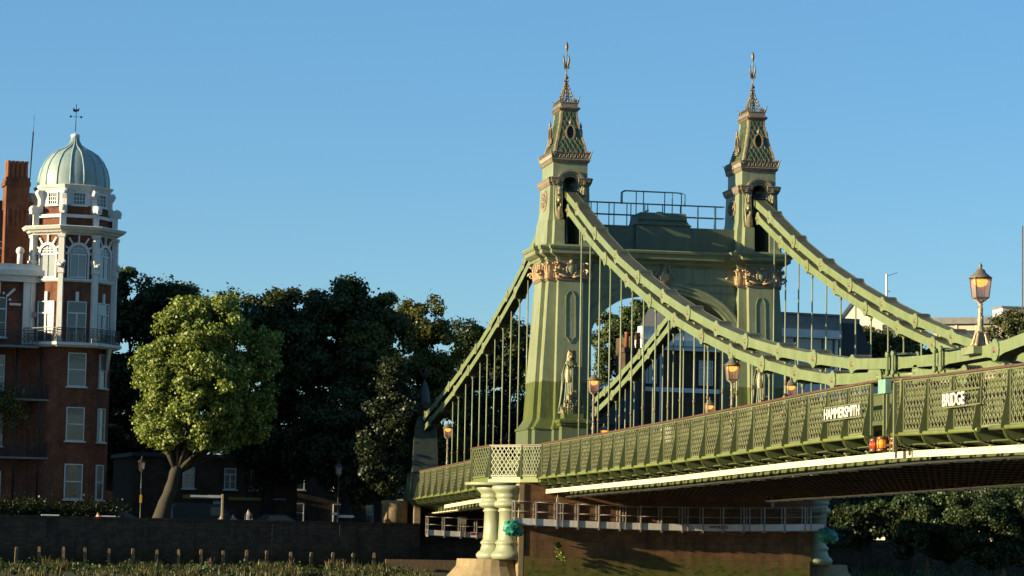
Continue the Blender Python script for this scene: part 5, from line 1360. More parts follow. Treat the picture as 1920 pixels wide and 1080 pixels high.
# columns at the turret corners
for k in range(8):
    a = R(22.5)+k*PI/4; cx, cy = RC*math.cos(a), RC*math.sin(a)
    if math.cos(a) < -.5: continue
    cl = MB()
    rot = a
    def sq(z, r_): return [(cx*1.035+r_*math.cos(a+PI/4+q*PI/2), cy*1.035+r_*math.sin(a+PI/4+q*PI/2), z) for q in range(4)]
    cl.loft([sq(16.63, .36), sq(16.85, .36), sq(17.0, .27), sq(21.2, .25), sq(21.5, .25), sq(21.55, .33), sq(21.62, .33), sq(22.0, .30), sq(22.35, .42), sq(22.45, .42), sq(22.48, .30), sq(24.05, .28), sq(24.1, .36), sq(24.3, .40)])
    for q in range(6): cl.blob((cx*1.12+.12*math.cos(q), cy*1.12+.12*math.sin(q), 22.1+.1*math.sin(q*2)), .12, 0, q, .3, 7, 5)
    cl.build('column', M['white'], mh)
    # scroll buttress on the drum
    sb = MB(); d = Vector((math.cos(a), math.sin(a), 0)); sd = Vector((-math.sin(a), math.cos(a), 0))
    prof2 = [(RC*.84, 27.55), (RC*.98, 27.55), (RC*.99, 27.2), (RC*.93, 26.9), (RC*.93, 26.5), (RC*1.0, 26.2), (RC*1.14, 26.05), (RC*1.15, 25.80), (RC*.84, 25.80)]
    vs = [d*r_+Vector((0, 0, z_))+sd*w_ for w_ in (-.17, .17) for r_, z_ in prof2]; n = len(prof2)
    sb.add(vs, [tuple(range(n)), tuple(reversed(range(n, 2*n)))]+[((i+1) % n, i, n+i, n+(i+1) % n) for i in range(n)])
    sb.tube([d*RC*1.06+Vector((0, 0, 26.12))-sd*.2, d*RC*1.06+Vector((0, 0, 26.12))+sd*.2], .30, 16); sb.tube([d*RC*.95+Vector((0, 0, 27.35))-sd*.2, d*RC*.95+Vector((0, 0, 27.35))+sd*.2], .17, 12)
    c2 = d*RC*1.0; sb.box((c2.x-.2, c2.y-.2, 24.95), (c2.x+.2, c2.y+.2, 25.8))
    sb.build('scroll_buttress', M['white'], mh)
# arched windows, doors and lower sashes on the visible turret faces
for k, a in enumerate((-PI/4, 0, PI/4)):
    fx, fy = FN*math.cos(a), FN*math.sin(a)
    def loc(r_, u): return (r_*math.cos(a)-u*math.sin(a), r_*math.sin(a)+u*math.cos(a))
    # radiating white voussoirs with brick between
    v = MB(); zc = 22.95; r0 = .62
    def P3(u, z, off): q = loc(FN+off, u); return Vector((q[0], q[1], z))
    N = 16
    for j in range(N):
        a0, a1 = PI*j/N, PI*(j+1)/N
        vs = [P3(r_*math.cos(t_), zc+r_*math.sin(t_), o_) for o_ in (.0, .12) for (r_, t_) in ((r0, a0), (r0+.2, a0), (r0+.2, a1), (r0, a1))]
        v.add(vs, [(0, 1, 2, 3), (7, 6, 5, 4), (0, 4, 5, 1), (1, 5, 6, 2), (2, 6, 7, 3), (3, 7, 4, 0)])
    for t_ in (R(0), R(28), R(58), R(90), R(122), R(152), R(180)):
        e = min(1.55, (1.0/abs(math.cos(t_)) if abs(math.cos(t_)) > .1 else 9)); rr_ = min(1.35, e*.95)
        v.bar(P3((r0+.18)*math.cos(t_), zc+(r0+.18)*math.sin(t_), .06), P3(rr_*math.cos(t_), zc+rr_*math.sin(t_), .06), .12, .15, 0, up=(math.cos(a), math.sin(a), 0))
    for s_ in (-1, 1): v.bar(P3(s_*.72, 21.2, .05), P3(s_*.72, zc, .05), .12, .14, 0, up=(math.cos(a), math.sin(a), 0))
    v.build('arch_surround', M['white'], mh)
    f = MB(); fx_ = []
    # fan light: frame in the arch + lower french lights
    for u in (-.55, 0, .55): f.bar(P3(u, 21.25, .03), P3(u, zc-.05, .03), .06, .09)
    f.bar(P3(-.6, zc-.05, .04), P3(.6, zc-.05, .04), .08, .10); f.bar(P3(-.6, 21.27, .04), P3(.6, 21.27, .04), .08, .10)
    for u in (-.3, 0, .3): f.bar(P3(u, zc, .03), P3(u, zc+math.sqrt(.6**2-u*u), .03), .035, .035)
    for h_ in (.2, .38): f.bar(P3(-math.sqrt(.6**2-h_*h_), zc+h_, .03), P3(math.sqrt(.6**2-h_*h_), zc+h_, .03), .035, .035)
    F = f.build('window', M['white_wood'], mh)
    g = MB(); pts = [P3(-.6, 21.27, .012), P3(.6, 21.27, .012)]+[P3(.6*math.cos(PI*j/10), zc+.6*math.sin(PI*j/10), .012) for j in range(11)]
    g.add(pts, [tuple(range(len(pts)))]); g.build('pane', M['glass_pale'], F)
    # keystone and tall balcony door
    q = loc(FN, 0); kz = MB(); kz.bar(P3(0, 19.55, .06), P3(0, 20.25, .06), .22, .14, 0, up=(math.cos(a), math.sin(a), 0)); kz.build('keystone', M['white'], mh)
    window(mh, q[0], q[1], 16.75, 1.25, 2.75, a, 'cross', 'glass_pale', sill=False)
    # drum grid window
    q = loc(FN*.86, 0); window(mh, q[0], q[1], 26.55, .80 if k else .7, .78, a, 'grid', 'glass')
    # lower storeys
    for zz, hh, gl in ((13.6, 2.25, 'glass'), (9.75, 2.25, 'glass'), (5.65, 2.35, 'glass')):
        if k == 0: continue
        q = loc(FN, .15 if k == 1 else .2); window(mh, q[0], q[1], zz, 1.15 if k == 1 else .72, hh, a, 'sash', gl)
# dome with ribs, neck and weathervane
dp = [(.0, 27.98), (.05, 28.6), (0, 0)]
RC0 = 2.5/math.cos(R(22.5))
DP = [(RC0*.93, 27.97), (RC0*.935, 28.25), (RC0*.925, 28.7), (RC0*.87, 29.3), (RC0*.77, 29.85), (RC0*.62, 30.35), (RC0*.44, 30.66), (RC0*.27, 30.88), (RC0*.16, 31.1), (RC0*.10, 31.4), (RC0*.08, 31.65)]
dm = MB(); N = 48
vs = []
for (r_, z_) in DP:
    for k in range(N):
        t_ = 2*PI*k/N; vs.append((r_*math.cos(t_), r_*math.sin(t_), z_))
dm.add(vs, [(i*N+k, i*N+(k+1) % N, (i+1)*N+(k+1) % N, (i+1)*N+k) for i in range(len(DP)-1) for k in range(N)], 0, True)
D_ = dm.build('dome', M['copper'], mh)
rb = MB()
for k in range(16):
    t_ = 2*PI*(k+.3)/16; rb.tube([((r_+.01)*math.cos(t_), (r_+.01)*math.sin(t_), z_) for r_, z_ in DP], .062, 6)
rb.build('dome_rib', M['copper'], D_)
MB().lathe([(.24, 31.6), (.32, 31.7), (.34, 31.8), (.28, 31.9), (.1, 31.94), (.05, 32.0)], (0, 0, 0), 16).build('dome_cap', M['white'], D_)
wv = MB(); wv.tube([(0, 0, 32.1), (0, 0, 34.1)], .028, 6); wv.bar((-.35, 0, 33.2), (.35, 0, 33.2), .02, .02); wv.bar((0, -.38, 33.2), (0, .38, 33.2), .02, .02)
for y in (-.38, .38): wv.box((-.01, y-.07, 33.12), (.01, y+.07, 33.26))
wv.prism_yz([(-.24, 33.6), (-.05, 33.52), (.2, 33.62), (.24, 33.85), (.1, 33.74), (-.08, 33.72), (-.2, 33.86)], -.01, .01); wv.build('weathervane', M['ironwork'], D_)
# balcony ironwork round the turret and along the facade
def ironwork(pa, pb_, h, parent, z, name='balcony_railing'):
    b = MB(); A = Vector((*pa, z)); B = Vector((*pb_, z)); d = B-A; L_ = d.length; e = d.normalized()
    b.bar(A+Vector((0, 0, h)), B+Vector((0, 0, h)), .06, .05); b.bar(A+Vector((0, 0, .08)), B+Vector((0, 0, .08)), .04, .04); b.bar(A+Vector((0, 0, h*.82)), B+Vector((0, 0, h*.82)), .03, .03)
    n = max(2, int(L_/.30))
    for k in range(n+1): b.bar(A+e*L_*k/n, A+e*L_*k/n+Vector((0, 0, h)), .035, .035)
    for k in range(n):
        c = A+e*L_*(k+.5)/n
        for zz, r_ in ((h*.28, .11), (h*.55, .10)):
            for q in range(8):
                a0, a1 = 2*PI*q/8, 2*PI*(q+1)/8; f_ = lambda t_: c+e*r_*math.cos(t_)+Vector((0, 0, zz+r_*1.2*math.sin(t_))); b.bar(f_(a0), f_(a1), .025, .025)
    return b.build(name, M['ironwork'], parent)
orr = octring(0, RC*1.22)
for k in (-2, -1, 0, 1):
    a_, b_ = orr[k % 8], orr[(k+1) % 8]; ironwork(a_[:2], b_[:2], 1.0, mh, 16.62)
# left facade: balconies, slabs, windows, gable bay
FX = FN-1.75
ft = MB(); ft.box((FX, -60, 16.15), (FX+1.75, -2.6, 16.3)); ft.build('balcony_slab', M['lead'], mh)
for z_, name_ in ((12.45, 0), (8.35, 0)):
    MB().box((FX, -60, z_), (FX+1.3, -1.6, z_+.13)).build('balcony_slab', M['lead'], mh); ironwork((FX+1.25, -9), (FX+1.25, -1.7), 1.0, mh, z_+.13)
ironwork((FX+1.7, -9), (FX+1.7, -2.7), 1.05, mh, 16.3)
for y_ in (-4.0, -2.3): MB().tube([(FX+1.2, y_, MZ), (FX+1.2, y_, 16.2)], .07, 8).build('balcony_post', M['ironwork'], mh)
for z_, hh in ((17.0, 2.7), (13.3, 2.3), (9.3, 2.3), (5.1, 2.3)):
    for y_ in (-5.25, -8.4): window(mh, FX, y_, z_, 1.0, hh, 0, 'cross', 'glass_pale')
gb = MB(); gb.box((FX, -60, 20.9), (FX+.45, -2.2, 21.35)); gb.box((FX, -60, 21.35), (FX+.75, -2.0, 21.75)); gb.box((FX, -60, 21.75), (FX+.6, -2.1, 22.15))
gb.tube([(FX+.3, -3.9, 22.15), (FX+.3, -3.9, 22.9)], .2, 12); gb.blob((FX+.3, -3.9, 23.1), .3, 0, 1, 0, 14, 10)
for y_ in (-3.3, ): gb.box((FX, y_-.25, 16.4), (FX+.3, y_+.25, 20.9))
for t_ in range(9):
    a = R(t_*22.5); c = (-5.25, 19.3); r0, r1 = .75, 1.55 if t_ % 2 == 0 else .9
    gb.bar((FX+.08, c[0]+r0*math.cos(a), c[1]+r0*math.sin(a)), (FX+.08, c[0]+r1*math.cos(a), c[1]+r1*math.sin(a)), .16, .24, 0, up=(1, 0, 0))
gb.build('white_gable', M['white'], mh)
ms = MB(); ms.box((-11.9, -60, 20.9), (-1, -4.4, 23.9)); ms.box((-11.9, -60, 23.9), (-2.4, -9.2, 26.5)); ms.box((-3.5, -9, 23.9), (-.9, -4.6, 26.2)); ms.build('mansard', M['slate'], mh)
for y_ in (-5.3, -7.3): window(mh, -1.0, y_, 22.4, 1.1, 1.5, 0, 'cross', 'glass_pale', sill=False)
# chimney stack with terracotta pots
chm = MB(); chm.box((-1.4, -4.85, 20), (.2, -3.25, 27.9)); chm.box((-1.5, -4.97, 27.9), (.3, -3.13, 28.2)); chm.box((-1.45, -4.9, 28.2), (.25, -3.2, 28.5))
for k in range(5): chm.box((.2, -4.72+k*.32, 25.0), (.26, -4.58+k*.32, 26.2))
CH = chm.build('chimney', M['brick_red'], mh)
MB().box((-9, -8.5, 20), (-3.0, -1.7, 26.9)).box((-9.1, -8.6, 26.9), (-2.9, -1.6, 27.15)).build('roof_storey', M['brick_red'], mh)
MB().box((-8.6, -3.0, 27.15), (-6, -1.9, 28.2)).box((-6, -6.6, 27.15), (-4.4, -5.2, 28.6)).build('rooftop_tank', M['lead'], mh)
for i in range(2):
    for j in range(5):
        MB().lathe([(.13, 28.2), (.15, 28.3), (.135, 28.5), (.12, 29.2), (.15, 29.3), (.15, 29.45), (.12, 29.45)], (-1.1+i*.8, -4.68+j*.32, .3), 12).build('chimney_pot', M['terracotta'], CH)
MB().box((-9, -9.5, 25), (-6, -4.6, 29.2)).build('stair_tower', M['glass_pale'], mh)
# tall thin aerial
mb = MB(); mb.tube([(-2.0, -3.05, 24), (-2.0, -2.72, 32.2)], .05, 6); mb.tube([(-2.0, -2.72, 32.2), (-2.0, -2.68, 33.4)], .014, 5); mb.build('aerial', M['ironwork'], mh)
nm = inst(text_mesh('67', 1, M['ironwork']), 'house_number', mh, (RC*1.035*math.cos(R(-22.5))+.30, RC*1.035*math.sin(R(-22.5))-.20, 22.0), (PI/2, 0, PI/2), (.42, .28, 1))
# corbel bracket under the slab at the right, drainpipe, wall lantern
MB().prism_xz([(1.2, 16.3), (2.9, 16.3), (2.6, 15.9), (1.6, 14.6), (1.2, 14.5)], 2.4, 2.6).build('corbel', M['white'], mh)
MB().tube([(1.6, -2.2, 16.2), (1.7, -2.0, 15.6), (1.7, -2.0, 3.4)], .06, 8).build('drainpipe', M['ironwork'], mh)
o = MB().lathe([(.0, -.25), (.15, -.2), (.2, 0), (.12, .2), (0, .25)], (FX+.4, -2.75, 18.6), 10).build('wall_lantern', M['lampglass'], mh)

# ================================================================== other buildings
def block(name, label, px, D, w_, d_, z1, mat, rot=R(11), z0=3.3, cat='building'):
    p = at(px, 900, D=D); t = empty(name, (p.x, p.y, 0), rot); tag(t, label, cat)
    MB().box((-d_, -w_/2, z0), (0, w_/2, z1)).build('wall', mat, t)
    return t
# brick house behind the arch
h1 = block('brick_house', 'dark brown brick house with white cornice and bands, seen through the arch', 1276, 225, 7.2, 5.5, 20.2, M['brick_brown'], rot=R(9))
b = MB(); b.box((-1.0, -3.75, 19.0), (.35, 4.1, 19.35)); b.box((-1.0, -3.8, 19.35), (.55, 4.25, 19.8)); b.box((-.9, -3.6, 19.8), (.1, 3.9, 20.9)); b.box((-5.5, -3.86, 15.6), (.08, 3.86, 15.95)); b.box((-.05, -3.86, 3.4), (.06, -3.75, 20)); b.box((-.05, -2.0, 8), (.1, -1.85, 19.0)); b.build('white_band', M['white'], h1)
for y_ in (-2.9, 2.1): window(h1, 0, y_, 16.3, 1.1, 1.9, 0, 'cross', 'glass_pale', sill=False)
for y_ in (-2.9,): window(h1, 0, y_, 10.5, .9, 2.2, 0, 'sash', 'glass_pale')
b = MB(); 
for k in range(12):
    a0, a1 = PI*k/12, PI*(k+1)/12
    b.prism_yz([(1.9+1.15*math.cos(a0), 10.8+1.3*math.sin(a0)), (1.9+1.55*math.cos(a0), 10.8+1.7*math.sin(a0)), (1.9+1.55*math.cos(a1), 10.8+1.7*math.sin(a1)), (1.9+1.15*math.cos(a1), 10.8+1.3*math.sin(a1))], 0, .12)
b.build('arched_surround', M['white'], h1)
MB().prism_yz([(1.9+1.15*math.cos(PI*k/10), 10.8+1.3*math.sin(PI*k/10)) for k in range(11)], .01, .04).build('arched_window', M['glass_pale'], h1)
MB().box((-5.4, -1.9, 20.21), (-.91, 3.8, 20.899)).build('roof_base', M['slate'], h1)
MB().loft([[(.3, -1.7, 20.9), (.3, 4, 20.9), (-5.5, 4, 20.9), (-5.5, -1.7, 20.9)], [(-2.5, -.7, 23.6), (-2.5, 2.2, 23.6), (-4.5, 2.2, 23.6), (-4.5, -.7, 23.6)]]).build('slate_roof', M['slate'], h1)
# lower terrace with chimneys left of it
h2 = block('terraced_house', 'dark brick terraced house with steep slate roof and tall chimney stack, low in the arch', 1130, 219, 5.6, 8, 12.6, M['brick_brown'], rot=R(9))
MB().prism_yz([(-3.2, 12.6), (-1.8, 14.8), (1.0, 16.0), (2.9, 16.0), (2.9, 12.6)], -8, .2).build('slate_roof', M['slate'], h2)
MB().bar((.3, -3.3, 12.7), (.3, -1.8, 14.9), .12, .2).bar((.3, -1.8, 14.9), (.3, 1.0, 16.1), .12, .18).build('bargeboard', M['white'], h2)
c_ = MB(); c_.box((-2.4, 2.2, 8), (-1, 4.0, 18.5)); c_.box((-2.55, 2.05, 18.5), (-.85, 4.15, 18.9)); C2 = c_.build('chimney', M['brick_brown'], h2)
for y_ in (2.6, 3.1, 3.6): MB().lathe([(.19, 18.9), (.15, 20.0), (.2, 20.12), (.17, 20.2)], (-1.7, y_, 0), 10).build('chimney_pot', M['terracotta'], C2)
for y_ in (-2.0, -.8, .8, 2.0): window(h2, 0, y_, 9.6, .7, 2.2, 0, 'sash', 'glass_pale')
# modern penthouse with white posts and slate-hung end
mo = block('modern_apartment_block', 'modern block with glazed top floor and slate-hung sloping end, right of the far tower', 1545, 236, 9.0, 9, 17.6, M['brick_brown'], rot=R(8.5))
b = MB(); b.box((-9, -4.7, 17.6), (.5, 4.9, 18.4)); b.box((-9, -4.7, 15.9), (.25, 5.2, 17.1)); b.box((-9, -4.6, 11.6), (.06, 4.6, 12.0)); b.box((-9, -4.7, 21.05), (.5, 1.35, 21.75)); b.build('white_band', M['white'], mo)
MB().box((-9, -4.7, 21.76), (.35, 1.35, 23.0)).box((-9, -4.75, 23.0), (.5, 1.4, 23.15)).box((-9, 1.36, 22.5), (0, 3.3, 22.9)).build('fascia', M['lead'], mo)
MB().box((-8.5, -4.5, 18.4), (-.25, 1.3, 21.05)).build('glazing', M['glass_pale'], mo)
for y_ in (-4.3, -2.6, .05-.0, 1.1): MB().box((-.2, y_-.13, 18.4), (.05, y_+.13, 21.05)).build('white_post', M['white'], mo)
MB().prism_yz([(1.36, 18.4), (5.2, 18.4), (4.2, 20.6), (3.5, 22.3), (3.3, 22.49), (1.36, 22.49)], -8, 0).build('slate_end', M['slate'], mo)
for y_ in (-1.5, 2.9): window(mo, 0, y_, 8.5, 1.0, 2.2, 0, 'cross', 'glass_pale')
for k in range(4): MB().box((.36, -4.2+k*1.4, 22.3), (.38, -4.1+k*1.4, 22.4)).build('fascia_bolt', M['ironwork'], mo)
# white gabled house
gh = block('gabled_white_house', 'sunlit white house with a pointed gable above the trees, left of the aerial mast', 1625, 285, 6.4, 9, 24.0, M['cream'], rot=R(-34), z0=3.3)
MB().prism_yz([(-3.2, 24.0), (-3.2, 26.5), (-.9, 29.4), (2.8, 28.2), (3.2, 27.2), (3.2, 24.0)], -9, 0).build('gable', M['cream'], gh)
MB().bar((.15, -3.4, 26.4), (.15, -.9, 29.6), .2, .2).bar((.15, -.9, 29.6), (.15, 3.4, 28.2), .2, .2).box((-9, -3.5, 23.2), (.3, 5, 24.0)).build('roof_edge', M['slate'], gh)
window(gh, 0, -.5, 24.6, .6, 1.6, 0, 'plain', 'glass', sill=False, frame=M['lead']); window(gh, 0, 2.4, 24.4, 1.5, 1.9, 0, 'cross', 'glass_pale', sill=False, frame=M['lead'])
# aerial mast
p = at(1662, 600, D=290); t = empty('aerial_mast', (p.x, p.y, 19)); tag(t, 'slim white aerial mast with side antennas above the gabled house', 'mast')
MB().tube([(0, 0, 0), (0, 0, 13.0)], .13, 8).build('pole', M['white'], t); MB().bar((0, 0, 12.8), (0, 1.2, 13.2), .05, .05).bar((0, 0, 9.6), (0, -.7, 9.6), .05, .05).bar((0, -.2, 9.2), (0, .4, 9.2), .04, .3).bar((0, 0, 11.2), (0, .4, 11.2), .04, .06).build('antenna', M['ironwork'], t)
# beige flat-roofed block far right
bf = block('flat_roofed_block', 'beige flat-roofed block with grey eaves behind the ornate lamp', 1850, 300, 11.8, 12, 28.4, M['beige'], rot=R(-30))
MB().box((-12.4, -6.1, 27.9), (.5, 3.2, 28.6)).build('flat_roof', M['lead'], bf)
MB().box((-12.4, 3.25, 27.9), (-1, 9.0, 28.5)).build('rear_wing_roof', M['lead'], bf)
MB().box((-12, 5.72, 3.3), (-1.6, 9, 27.9)).build('rear_wing_or_added_block', M['beige'], bf)
b = MB()
for k in range(6): b.box((.0, -5.7+k*2.2, 24.2), (.10, -5.45+k*2.2, 27.9))
b.build('pilaster', M['cream'], bf)
MB().box((0, -5.7, 23.3), (2.0, 6, 23.6)).box((1.9, -5.7, 24.5), (1.95, 6, 24.55)).box((1.9, -5.7, 24.0), (1.95, 6, 24.04)).build('terrace_rail', M['ironwork'], bf)
for y_ in (-4.3, -2.1, 0.1): window(bf, 0, y_, 24.2, 1.6, 3.0, 0, 'plain', 'glass_pale', sill=False, frame=M['cream'])
p = at(1908, 580, D=310); t = empty('rooftop_box', (p.x, p.y, 27)); tag(t, 'small bright white rooftop plant box at the right edge', 'building')
MB().box((-3, -1.8, 0), (0, 4, 3.4)).build('wall', M['white'], t); MB().box((-3.1, -1.9, 3.4), (.1, 4, 3.6)).build('roof_edge', M['lead'], t)
p = at(1917, 600, D=260); t = empty('flagpole', (p.x, p.y, 3.3)); tag(t, 'tall thin brown pole at the right edge of the photo', 'pole'); MB().tube([(0, 0, 0), (0, 0, 30.5)], .07, 8).build('pole', M['wood'], t)
# shop / pub in deep shade behind the sunlit tree
sh = block('pub_building', 'dim two-storey building with yellow fascia and white doors behind the sunlit tree', 405, 214, 13, 8, 9.2, M['brick_brown'], rot=R(8))
for y_ in (-2.2, 1.1, 3.2): window(sh, 0, y_, 6.9, .8, 1.5, 0, 'cross', 'glass_pale')
MB().box((0, -2.6, 6.05), (.12, .2, 6.35)).box((0, 1.0, 6.0), (.12, 3.6, 6.25)).build('fascia', M['yellow_fascia'], sh)
for y_ in (-3.0, 4.2): MB().box((0, y_-.35, 3.4), (.1, y_+.35, 5.6)).build('door', M['sign_white'], sh)
MB().box((.0, 3.7, 6.1), (.1, 5.6, 6.2)).box((0, -.2, 5.3), (.12, .4, 5.9)).build('sign_panel', M['sign_white'], sh)
MB().box((-8.2, -6.7, 9.2), (.3, 6.7, 9.5)).build('roof', M['slate'], sh)

# ================================================================== vegetation
def leaves_mesh(name, pts, nrm, size, mat, asp=1.0):
    n = len(pts); rng = RNG
    d1 = rng.normal(size=(n, 3)); d1 += nrm*.0; 
    nn = nrm+rng.normal(size=(n, 3))*.75; nn /= np.linalg.norm(nn, axis=1)[:, None]+1e-9
    u = np.cross(nn, d1); u /= np.linalg.norm(u, axis=1)[:, None]+1e-9; v = np.cross(nn, u)
    s_ = (size*rng.uniform(.6, 1.35, n))[:, None]
    V = np.stack([pts-u*s_*.5*asp-v*s_*.15, pts-v*s_*.55, pts+u*s_*.5*asp-v*s_*.1, pts+v*s_*.55], 1).reshape(-1, 3)
    me = bpy.data.meshes.new(name); me.vertices.add(4*n); me.vertices.foreach_set('co', V.astype(np.float32).ravel())
    me.loops.add(4*n); me.loops.foreach_set('vertex_index', np.arange(4*n, dtype=np.int32)); me.polygons.add(n)
    me.polygons.foreach_set('loop_start', np.arange(0, 4*n, 4, dtype=np.int32)); me.polygons.foreach_set('loop_total', np.full(n, 4, np.int32))
    me.update(calc_edges=True); me.materials.append(mat); return me
def crown_points(lobes, n, clump, density=1.0):
    """lobes (x,y,z,rx,ry,rz); clumps scattered over each lobe's shell, leaves over each clump"""
    P_, N_ = [], []
    vol = np.array([l[3]*l[4]+l[4]*l[5]+l[3]*l[5] for l in lobes]); vol = vol/vol.sum()
    for l, f in zip(lobes, vol):
        m = int(n*f); c = np.array(l[:3]); r_ = np.array(l[3:6])
        nc = max(6, int((r_[0]*r_[1]+r_[1]*r_[2]+r_[0]*r_[2])*4.2/(clump*clump)*.30*density))
        d = RNG.normal(size=(nc, 3)); d /= np.linalg.norm(d, axis=1)[:, None]
        rad_ = RNG.uniform(.62, 1.04, nc)**.8
        cc = d*rad_[:, None]*r_
        cs = clump*RNG.uniform(.5, 1.35, nc)
        idx = RNG.integers(0, nc, m)
        q = RNG.normal(size=(m, 3)); q /= np.linalg.norm(q, axis=1)[:, None]; q *= (RNG.uniform(0, 1, m)**.45*np.where(RNG.random(m) < .05, RNG.uniform(1.1, 1.7, m), 1))[:, None]
        q[:, 2] *= .75
        pts = cc[idx]+q*cs[idx][:, None]
        nr = q*.8+d[idx]*.6; nr[:, 2] += .25
        P_.append(pts+c); N_.append(nr)
    return np.concatenate(P_), np.concatenate(N_)
def satellites(L_):
    out = list(L_)
    for l in L_:
        for k in range(3):
            d = RNG.normal(size=3); d /= np.linalg.norm(d); f = RNG.uniform(.22, .42)
            out.append((l[0]+d[0]*l[3]*.92, l[1]+d[1]*l[4]*.95, l[2]+abs(d[2])*l[5]*.92*(1 if RNG.random() < .75 else -1), l[3]*f, l[4]*f, l[5]*f))
    return out
def tree(name, label, base_xy, z0, lobes, n, size, mat, trunk_r=.35, clump=1.0, group=None, bark=None, trunk_top=None, lean=(0, 0), limbs=True):
    t = empty(name, (base_xy[0], base_xy[1], z0)); tag(t, label, 'tree', group)
    L0 = [(l[0]-base_xy[0], l[1]-base_xy[1], l[2]-z0, l[3], l[4], l[5]) for l in lobes]
    P_, N_ = crown_points(satellites(L0), int(n*1.1), clump)
    o = bpy.data.objects.new('crown', leaves_mesh('crown', P_, N_, size, mat)); COL.objects.link(o); setpar(o, t)
    tm = MB(); cz = min(l[2]-l[5]*.4 for l in L0); top = trunk_top or max(2.0, cz)
    mid = Vector((lean[0]*.5+random.uniform(-.2, .2), lean[1]*.5, top*.5)); tp = Vector((lean[0], lean[1], top))
    tk = 9; tpts = []; trs = []
    for q in range(tk+1):
        f = q/tk; c = Vector((0, 0, -.3)).lerp(mid, min(1, f*2)) if f < .5 else mid.lerp(tp, f*2-1)
        tpts.append(c+Vector((random.uniform(-.12, .12), random.uniform(-.12, .12), 0))*trunk_r*1.2); trs.append(trunk_r*(1.4-.75*f+random.uniform(-.09, .12)))
    tm.tube(tpts, trs, 12)
    if trunk_r > .4:
        for q in range(5): c = tpts[1+q]; tm.blob((c.x+random.uniform(-.3, .35), c.y+random.uniform(-.35, .2), c.z), trunk_r*.55, 0, q, .3, 8, 6)
    if limbs:
        for l in L0:
            c = Vector(l[:3]); q = tp.lerp(c, .5)+Vector((random.uniform(-.4, .4), random.uniform(-.4, .4), -.5))
            tm.tube([tp-Vector((0, 0, .4)), q, c], [trunk_r*.5, trunk_r*.3, trunk_r*.08], 7)
            for k in range(3):
                e = c+Vector((random.uniform(-.7, .7)*l[3], random.uniform(-.7, .7)*l[4], random.uniform(-.2, .8)*l[5])); tm.tube([q.lerp(c, .4), e], [trunk_r*.18, trunk_r*.04], 5)
    tm.build('trunk', bark or M['bark'], t)
    return t
def lobes_px(L_, D, dd=0):
    """(px,py, radius px x, radius px z, extra depth) -> world lobes"""
    out = []
    for (px, py, rx, rz_, ex) in L_:
        p = at(px, py, D=D+ex); k = (D+ex)/FPX; out.append((p.x, p.y, p.z, rx*k*.9, rx*k, rz_*k))
    return out
for k, (px, D, w_, z1, lab) in enumerate(((560, 238, 12, 9.5, 'dim brick house in the deep shade behind the largest dark tree'), (690, 240, 11, 10.5, 'dim brick house hidden in shade behind the tallest tree'), (820, 242, 12, 9.0, 'dim brick house in shade behind the left end of the bridge'), (960, 246, 14, 11.0, 'dim brick house in shade behind the near tower'), (250, 236, 10, 11, 'dim brick house in shade between the mansion block and the sunlit tree'))):
    hh = block('brick_house', lab, px, D, w_, 8, z1, M['brick_brown'], rot=R(5))
    MB().prism_yz([(-w_/2-.3, z1), (-w_/4, z1+2.2), (w_/4, z1+2.2), (w_/2+.3, z1)], -8.2, .3).build('slate_roof', M['slate'], hh)
    for y_ in (-w_*.3, 0, w_*.3):
        for zz in (4.6, 7.4): window(hh, 0, y_, zz, .9, 1.5, 0, 'sash', 'glass')
# sunlit plane tree on the promenade
p = at(296, 968, X=wall_x(-25)-2.2); base1 = (p.x, p.y); D1 = 191
tree('plane_tree', 'sunlit yellow-green plane tree with a leaning trunk on the promenade right of the mansion block', base1, ZL,
     [(l[0], l[1], l[2], l[3]*(1.65 if l[1] < at(402, 700, D=D1).y else .75), l[4], l[5]) for l in lobes_px([(300, 735, 42, 60, 0), (300, 800, 40, 40, 0), (430, 750, 54, 60, 2.6), (350, 810, 55, 30, 0), (470, 790, 37.8, 44, 2.6), (395, 825, 40, 18, 0), (490, 660, 32.4, 60, 2.6), (285, 690, 26, 40, 0), (345, 625, 62, 50, 0), (400, 605, 55, 42, 0), (445, 660, 54, 60, 2.6), (330, 700, 62, 55, 0), (395, 700, 70, 60, 0), (320, 770, 52, 48, 0), (385, 775, 60, 50, 0), (450, 770, 49.5, 55, 2.6), (478, 715, 36, 60, 2.6), (300, 812, 30, 22, 0), (430, 818, 36, 16, 2.6), (355, 585, 40, 22, 0)], D1)],
     105000, .175, M['leaf_lit'], .46, .62, trunk_top=4.6, lean=(.3, 1.2))
BG = 'dark trees beyond the promenade'
def bgtree(label, base_px, D, L_, n, size=.30, mat='leaf_dark', clump=1.3, tr=.4, name='broadleaf_tree'):
    p = at(base_px, 960, D=D); return tree(name, label, (p.x, p.y), 3.3, lobes_px(L_, D), n, size, M[mat], tr, clump, BG)
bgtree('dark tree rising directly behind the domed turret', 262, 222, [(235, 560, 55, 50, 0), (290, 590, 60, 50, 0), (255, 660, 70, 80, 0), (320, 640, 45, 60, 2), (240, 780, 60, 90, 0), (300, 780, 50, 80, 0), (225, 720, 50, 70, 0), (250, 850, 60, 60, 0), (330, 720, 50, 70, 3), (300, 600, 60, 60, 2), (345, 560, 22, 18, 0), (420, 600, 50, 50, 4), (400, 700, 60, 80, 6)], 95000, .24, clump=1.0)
bgtree('large dark tree behind the right half of the sunlit tree', 500, 215, [(495, 610, 60, 52, 0), (550, 600, 60, 55, 0), (500, 720, 70, 90, 0), (570, 700, 60, 90, 0), (530, 830, 80, 80, 0), (450, 800, 50, 70, 0), (585, 820, 60, 80, 2), (520, 585, 40, 34, 0)], 75000, .21, clump=.9)
